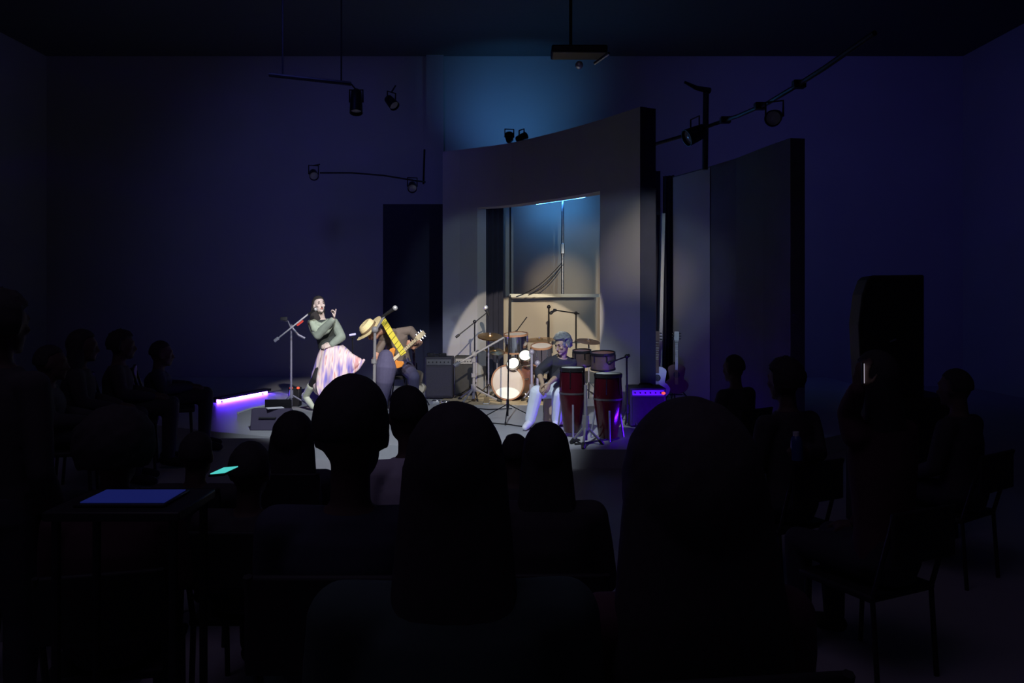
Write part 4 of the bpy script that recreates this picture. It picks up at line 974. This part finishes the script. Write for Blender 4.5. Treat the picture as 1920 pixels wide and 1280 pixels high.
# chairs
def chair(label, c, yaw, m='chair_black', group=None):
    t = thing('audience_chair', label, 'chair', c, group); Rz = Matrix.Rotation(yaw, 3, 'Z')
    def q(x, y, z): return V(c) + Rz @ V((x, y, z))
    build(G().box(q(0, .12, .42), (.44, .44, .035), Rz), 'seat', M[m], t, bevel=.012)
    bk = build(G().box(q(0, -.20, .72), (.42, .025, .24), Rz), 'backrest', M[m], t, bevel=.01)
    for sx in (-1, 1):
        build(G().tube([q(sx * .2, .32, 0), q(sx * .2, .30, .42)], .012, 6), 'leg', M[m], t)
        build(G().tube([q(sx * .2, -.12, 0), q(sx * .2, -.09, .42), q(sx * .2, -.21, .84)], .012, 6), 'leg', M[m], t)
    return t
for c, yaw, lb in chairs: chair(lb, c, yaw)
# pale empty chair
chair('empty pale metal chair standing apart near the outer edge of the seating', V((P(100, 0, 3.75).x, 3.75, AZ + .2)), -.5, 'chair_pale')
tr = struct(G().box((P(100, 0, 3.75).x, 3.8, AZ + .1), (.8, .9, .2)), 'floor_block', M['audience_floor'], smooth=False)
# small things in the audience
ph = thing('phone', 'phone with a glowing turquoise screen held low in the dark audience', 'phone', P(421, 884, 3.0))
Rp = Matrix.Rotation(-.12, 3, 'Y') @ Matrix.Rotation(-.15, 3, 'Z')
build(G().box(P(421, 884, 3.0), (.066, .12, .008), Rp), 'case', M['black_plastic'], ph, bevel=.003)
build(G().box(P(421, 884, 3.0) + Rp @ V((0, 0, .006)), (.058, .10, .003), Rp), 'screen', M['phone_screen'], ph, smooth=False)
tb = thing('tablet', 'wide tablet with a dim blue screen lying flat on the narrow table', 'tablet', P(250, 930, 2.57))
zt = CZ - 370 * 2.58 / F
cx = FL(250, 2.58).x
build(G().box((cx, 2.58, zt - .006), (.285, .20, .010)), 'case', M['black_plastic'], tb, bevel=.004)
build(G().box((cx + .004, 2.58, zt + .001), (.262, .165, .003)), 'screen', M['tablet_screen'], tb, smooth=False)
tbl = thing('side_table', 'narrow dark table carrying the dim blue tablet', 'table', (cx, 2.58, AZ))
build(G().box((cx, 2.58, zt - .027), (.42, .30, .03)), 'table_top', M['black_plastic'], tbl, bevel=.006)
for sx in (-1, 1):
    for sy in (-1, 1): build(G().tube([(cx + sx * .18, 2.58 + sy * .12, AZ), (cx + sx * .18, 2.58 + sy * .12, zt - .042)], .014, 8), 'leg', M['black_metal'], tbl)
b0, b1 = P(1495, 862, 4.55), P(1492, 803, 4.55)
wb = thing('water_bottle', 'blue water bottle with a pale cap held upright in the seating', 'bottle', b0)
build(G().lathe([(.001, 0), (.032, 0), (.034, .02), (.034, .10), (.028, .125), (.016, .14), (.001, .14)], b0, b1 - b0, 16), 'bottle_body', M['bottle_blue'], wb)
build(G().lathe([(.001, .138), (.018, .138), (.018, .16), (.001, .16)], b0, b1 - b0, 14), 'cap', M['pale_plastic'], wb)

sliver_glow = thing('phone', 'phone-shaped glow added for a pale sliver before the loudspeaker tower', 'phone', P(1617, 715, 3.66))  # glowing panel added for a pale lit sliver, not a real phone
Rq = Matrix.Rotation(1.22, 3, 'Z') @ Matrix.Rotation(.12, 3, 'Y')
build(G().box(P(1617, 700, 3.66), (.072, .008, .10), Rq), 'case', M['black_plastic'], sliver_glow, bevel=.003)
build(G().box(P(1617, 700, 3.66) + Rq @ V((0, -.006, 0)), (.064, .003, .088), Rq), 'screen', mat('pale_sliver', (.3, .3, .3), .3, emit=(.8, .75, .9), estr=.4), sliver_glow, smooth=False)

# ------------------------------------------------------------------ lights
def light(name, kind, loc, power, color, target=None, angle=40, blend=.3, size=.1, spread=None):
    l = bpy.data.lights.new(name, kind); l.energy = power; l.color = color
    if kind == 'AREA': l.shape = 'DISK'; l.size = size
    else: l.shadow_soft_size = size
    if kind == 'SPOT': l.spot_size = math.radians(angle); l.spot_blend = blend
    o = bpy.data.objects.new(name, l); col.objects.link(o); o.location = V(loc)
    if target is not None: o.rotation_euler = (V(target) - V(loc)).to_track_quat('-Z', 'Y').to_euler()
    return o
WARM = (1., .86, .66); COOL = (.80, .88, 1.); BLUE = (.10, .12, 1.); PURP = (.22, .02, 1.)
light('spot_kit', 'SPOT', (.35, 4.6, 3.95), 3300, WARM, P(984, 712, 15.2), 16.2, .08, .03)
light('spot_drift', 'SPOT', (2.6, 3.6, 3.9), 1900, WARM, P(1218, 500, 11.8), 13, 1., .05)
light('spot_band', 'SPOT', (.3, 3.4, 3.4), 1500, WARM, P(1050, 535, 15), 7.5, 1., .03)
light('spot_front', 'SPOT', (-.6, 4.6, 5.6), 1600, COOL, (-1.0, 10.6, .1), 39, .3, .08)
light('spot_singers', 'SPOT', (.2, 4.4, 4.8), 2450, (1., .9, .82), P(665, 640, 11.4), 14, .5, .05)
light('wash_wall_side', 'SPOT', (-3.2, 9.5, 5.9), 125, (.155, .18, 1.), P(640, 450, 16.5), 75, 1., .6)
light('wash_wall_far_side', 'SPOT', (3.6, 9.0, 6.3), 170, (.14, .13, 1.), P(1590, 350, 16.5), 85, 1., .6)
light('lamp_on_wall_top', 'SPOT', P(958, 248, 14.5), 62, (.11, .42, 1.), P(966, 200, 16.5), 92, 1., .05)
light('ambient_fill', 'AREA', (-1.5, 1.0, 6.45), 18, (.68, .52, 1.), (-1.5, 1, 0), size=5.)  # added fill standing in for ambient light over the audience, no real fixture
fp_ = V((-.02, 8.60, .07)); ft_ = P(1003, 697, 12.4)
par('spotlight', 'added small floor spotlight with purple light hidden behind the small child at the stage edge', fp_ + V((0, 0, .0)), ft_ - fp_, .06, .14, yoke=False)
light('added_floor_purple', 'SPOT', fp_ + (ft_ - fp_).normalized() * .1, 90, PURP, ft_, 5.5, .4, .03)  # unseen floor spotlight, added to light the drum hardware purple
# unseen side wash lamp, added with a barn door to cut its beam level
WL = V((3.7, 4.6, 2.90))
light('wash_flats', 'SPOT', WL, 680, (.62, .85, 1.), (1.05, 13.2, 1.75), 27, .25, .012)
fx = thing('added_wash_lamp', 'added black wash lamp with a flat barn door on a stand beyond the seating', 'stage light', (WL.x, WL.y, AZ))
build(G().lathe([(.05, -.3), (.09, -.26), (.10, -.03), (.09, -.03), (.05, -.2)], WL, V((1.05, 13.2, 1.75)) - WL), 'can', M['black_metal'], fx)
build(G().box((WL.x, WL.y + .22, WL.z + .011), (.6, .5, .01)), 'barn_door', M['black_metal'], fx, smooth=False)
build(G().tube([(WL.x + .1, WL.y - .15, AZ), (WL.x + .1, WL.y - .15, WL.z - .08)], .02, 8), 'pole', M['black_metal'], fx)
for k in range(3):
    a_ = .4 + k * 2.094
    build(G().tube([(WL.x + .1, WL.y - .15, AZ + .3), (WL.x + .1 + .35 * math.cos(a_), WL.y - .15 + .35 * math.sin(a_), AZ + .015)], .014, 6), 'leg', M['black_metal'], fx)
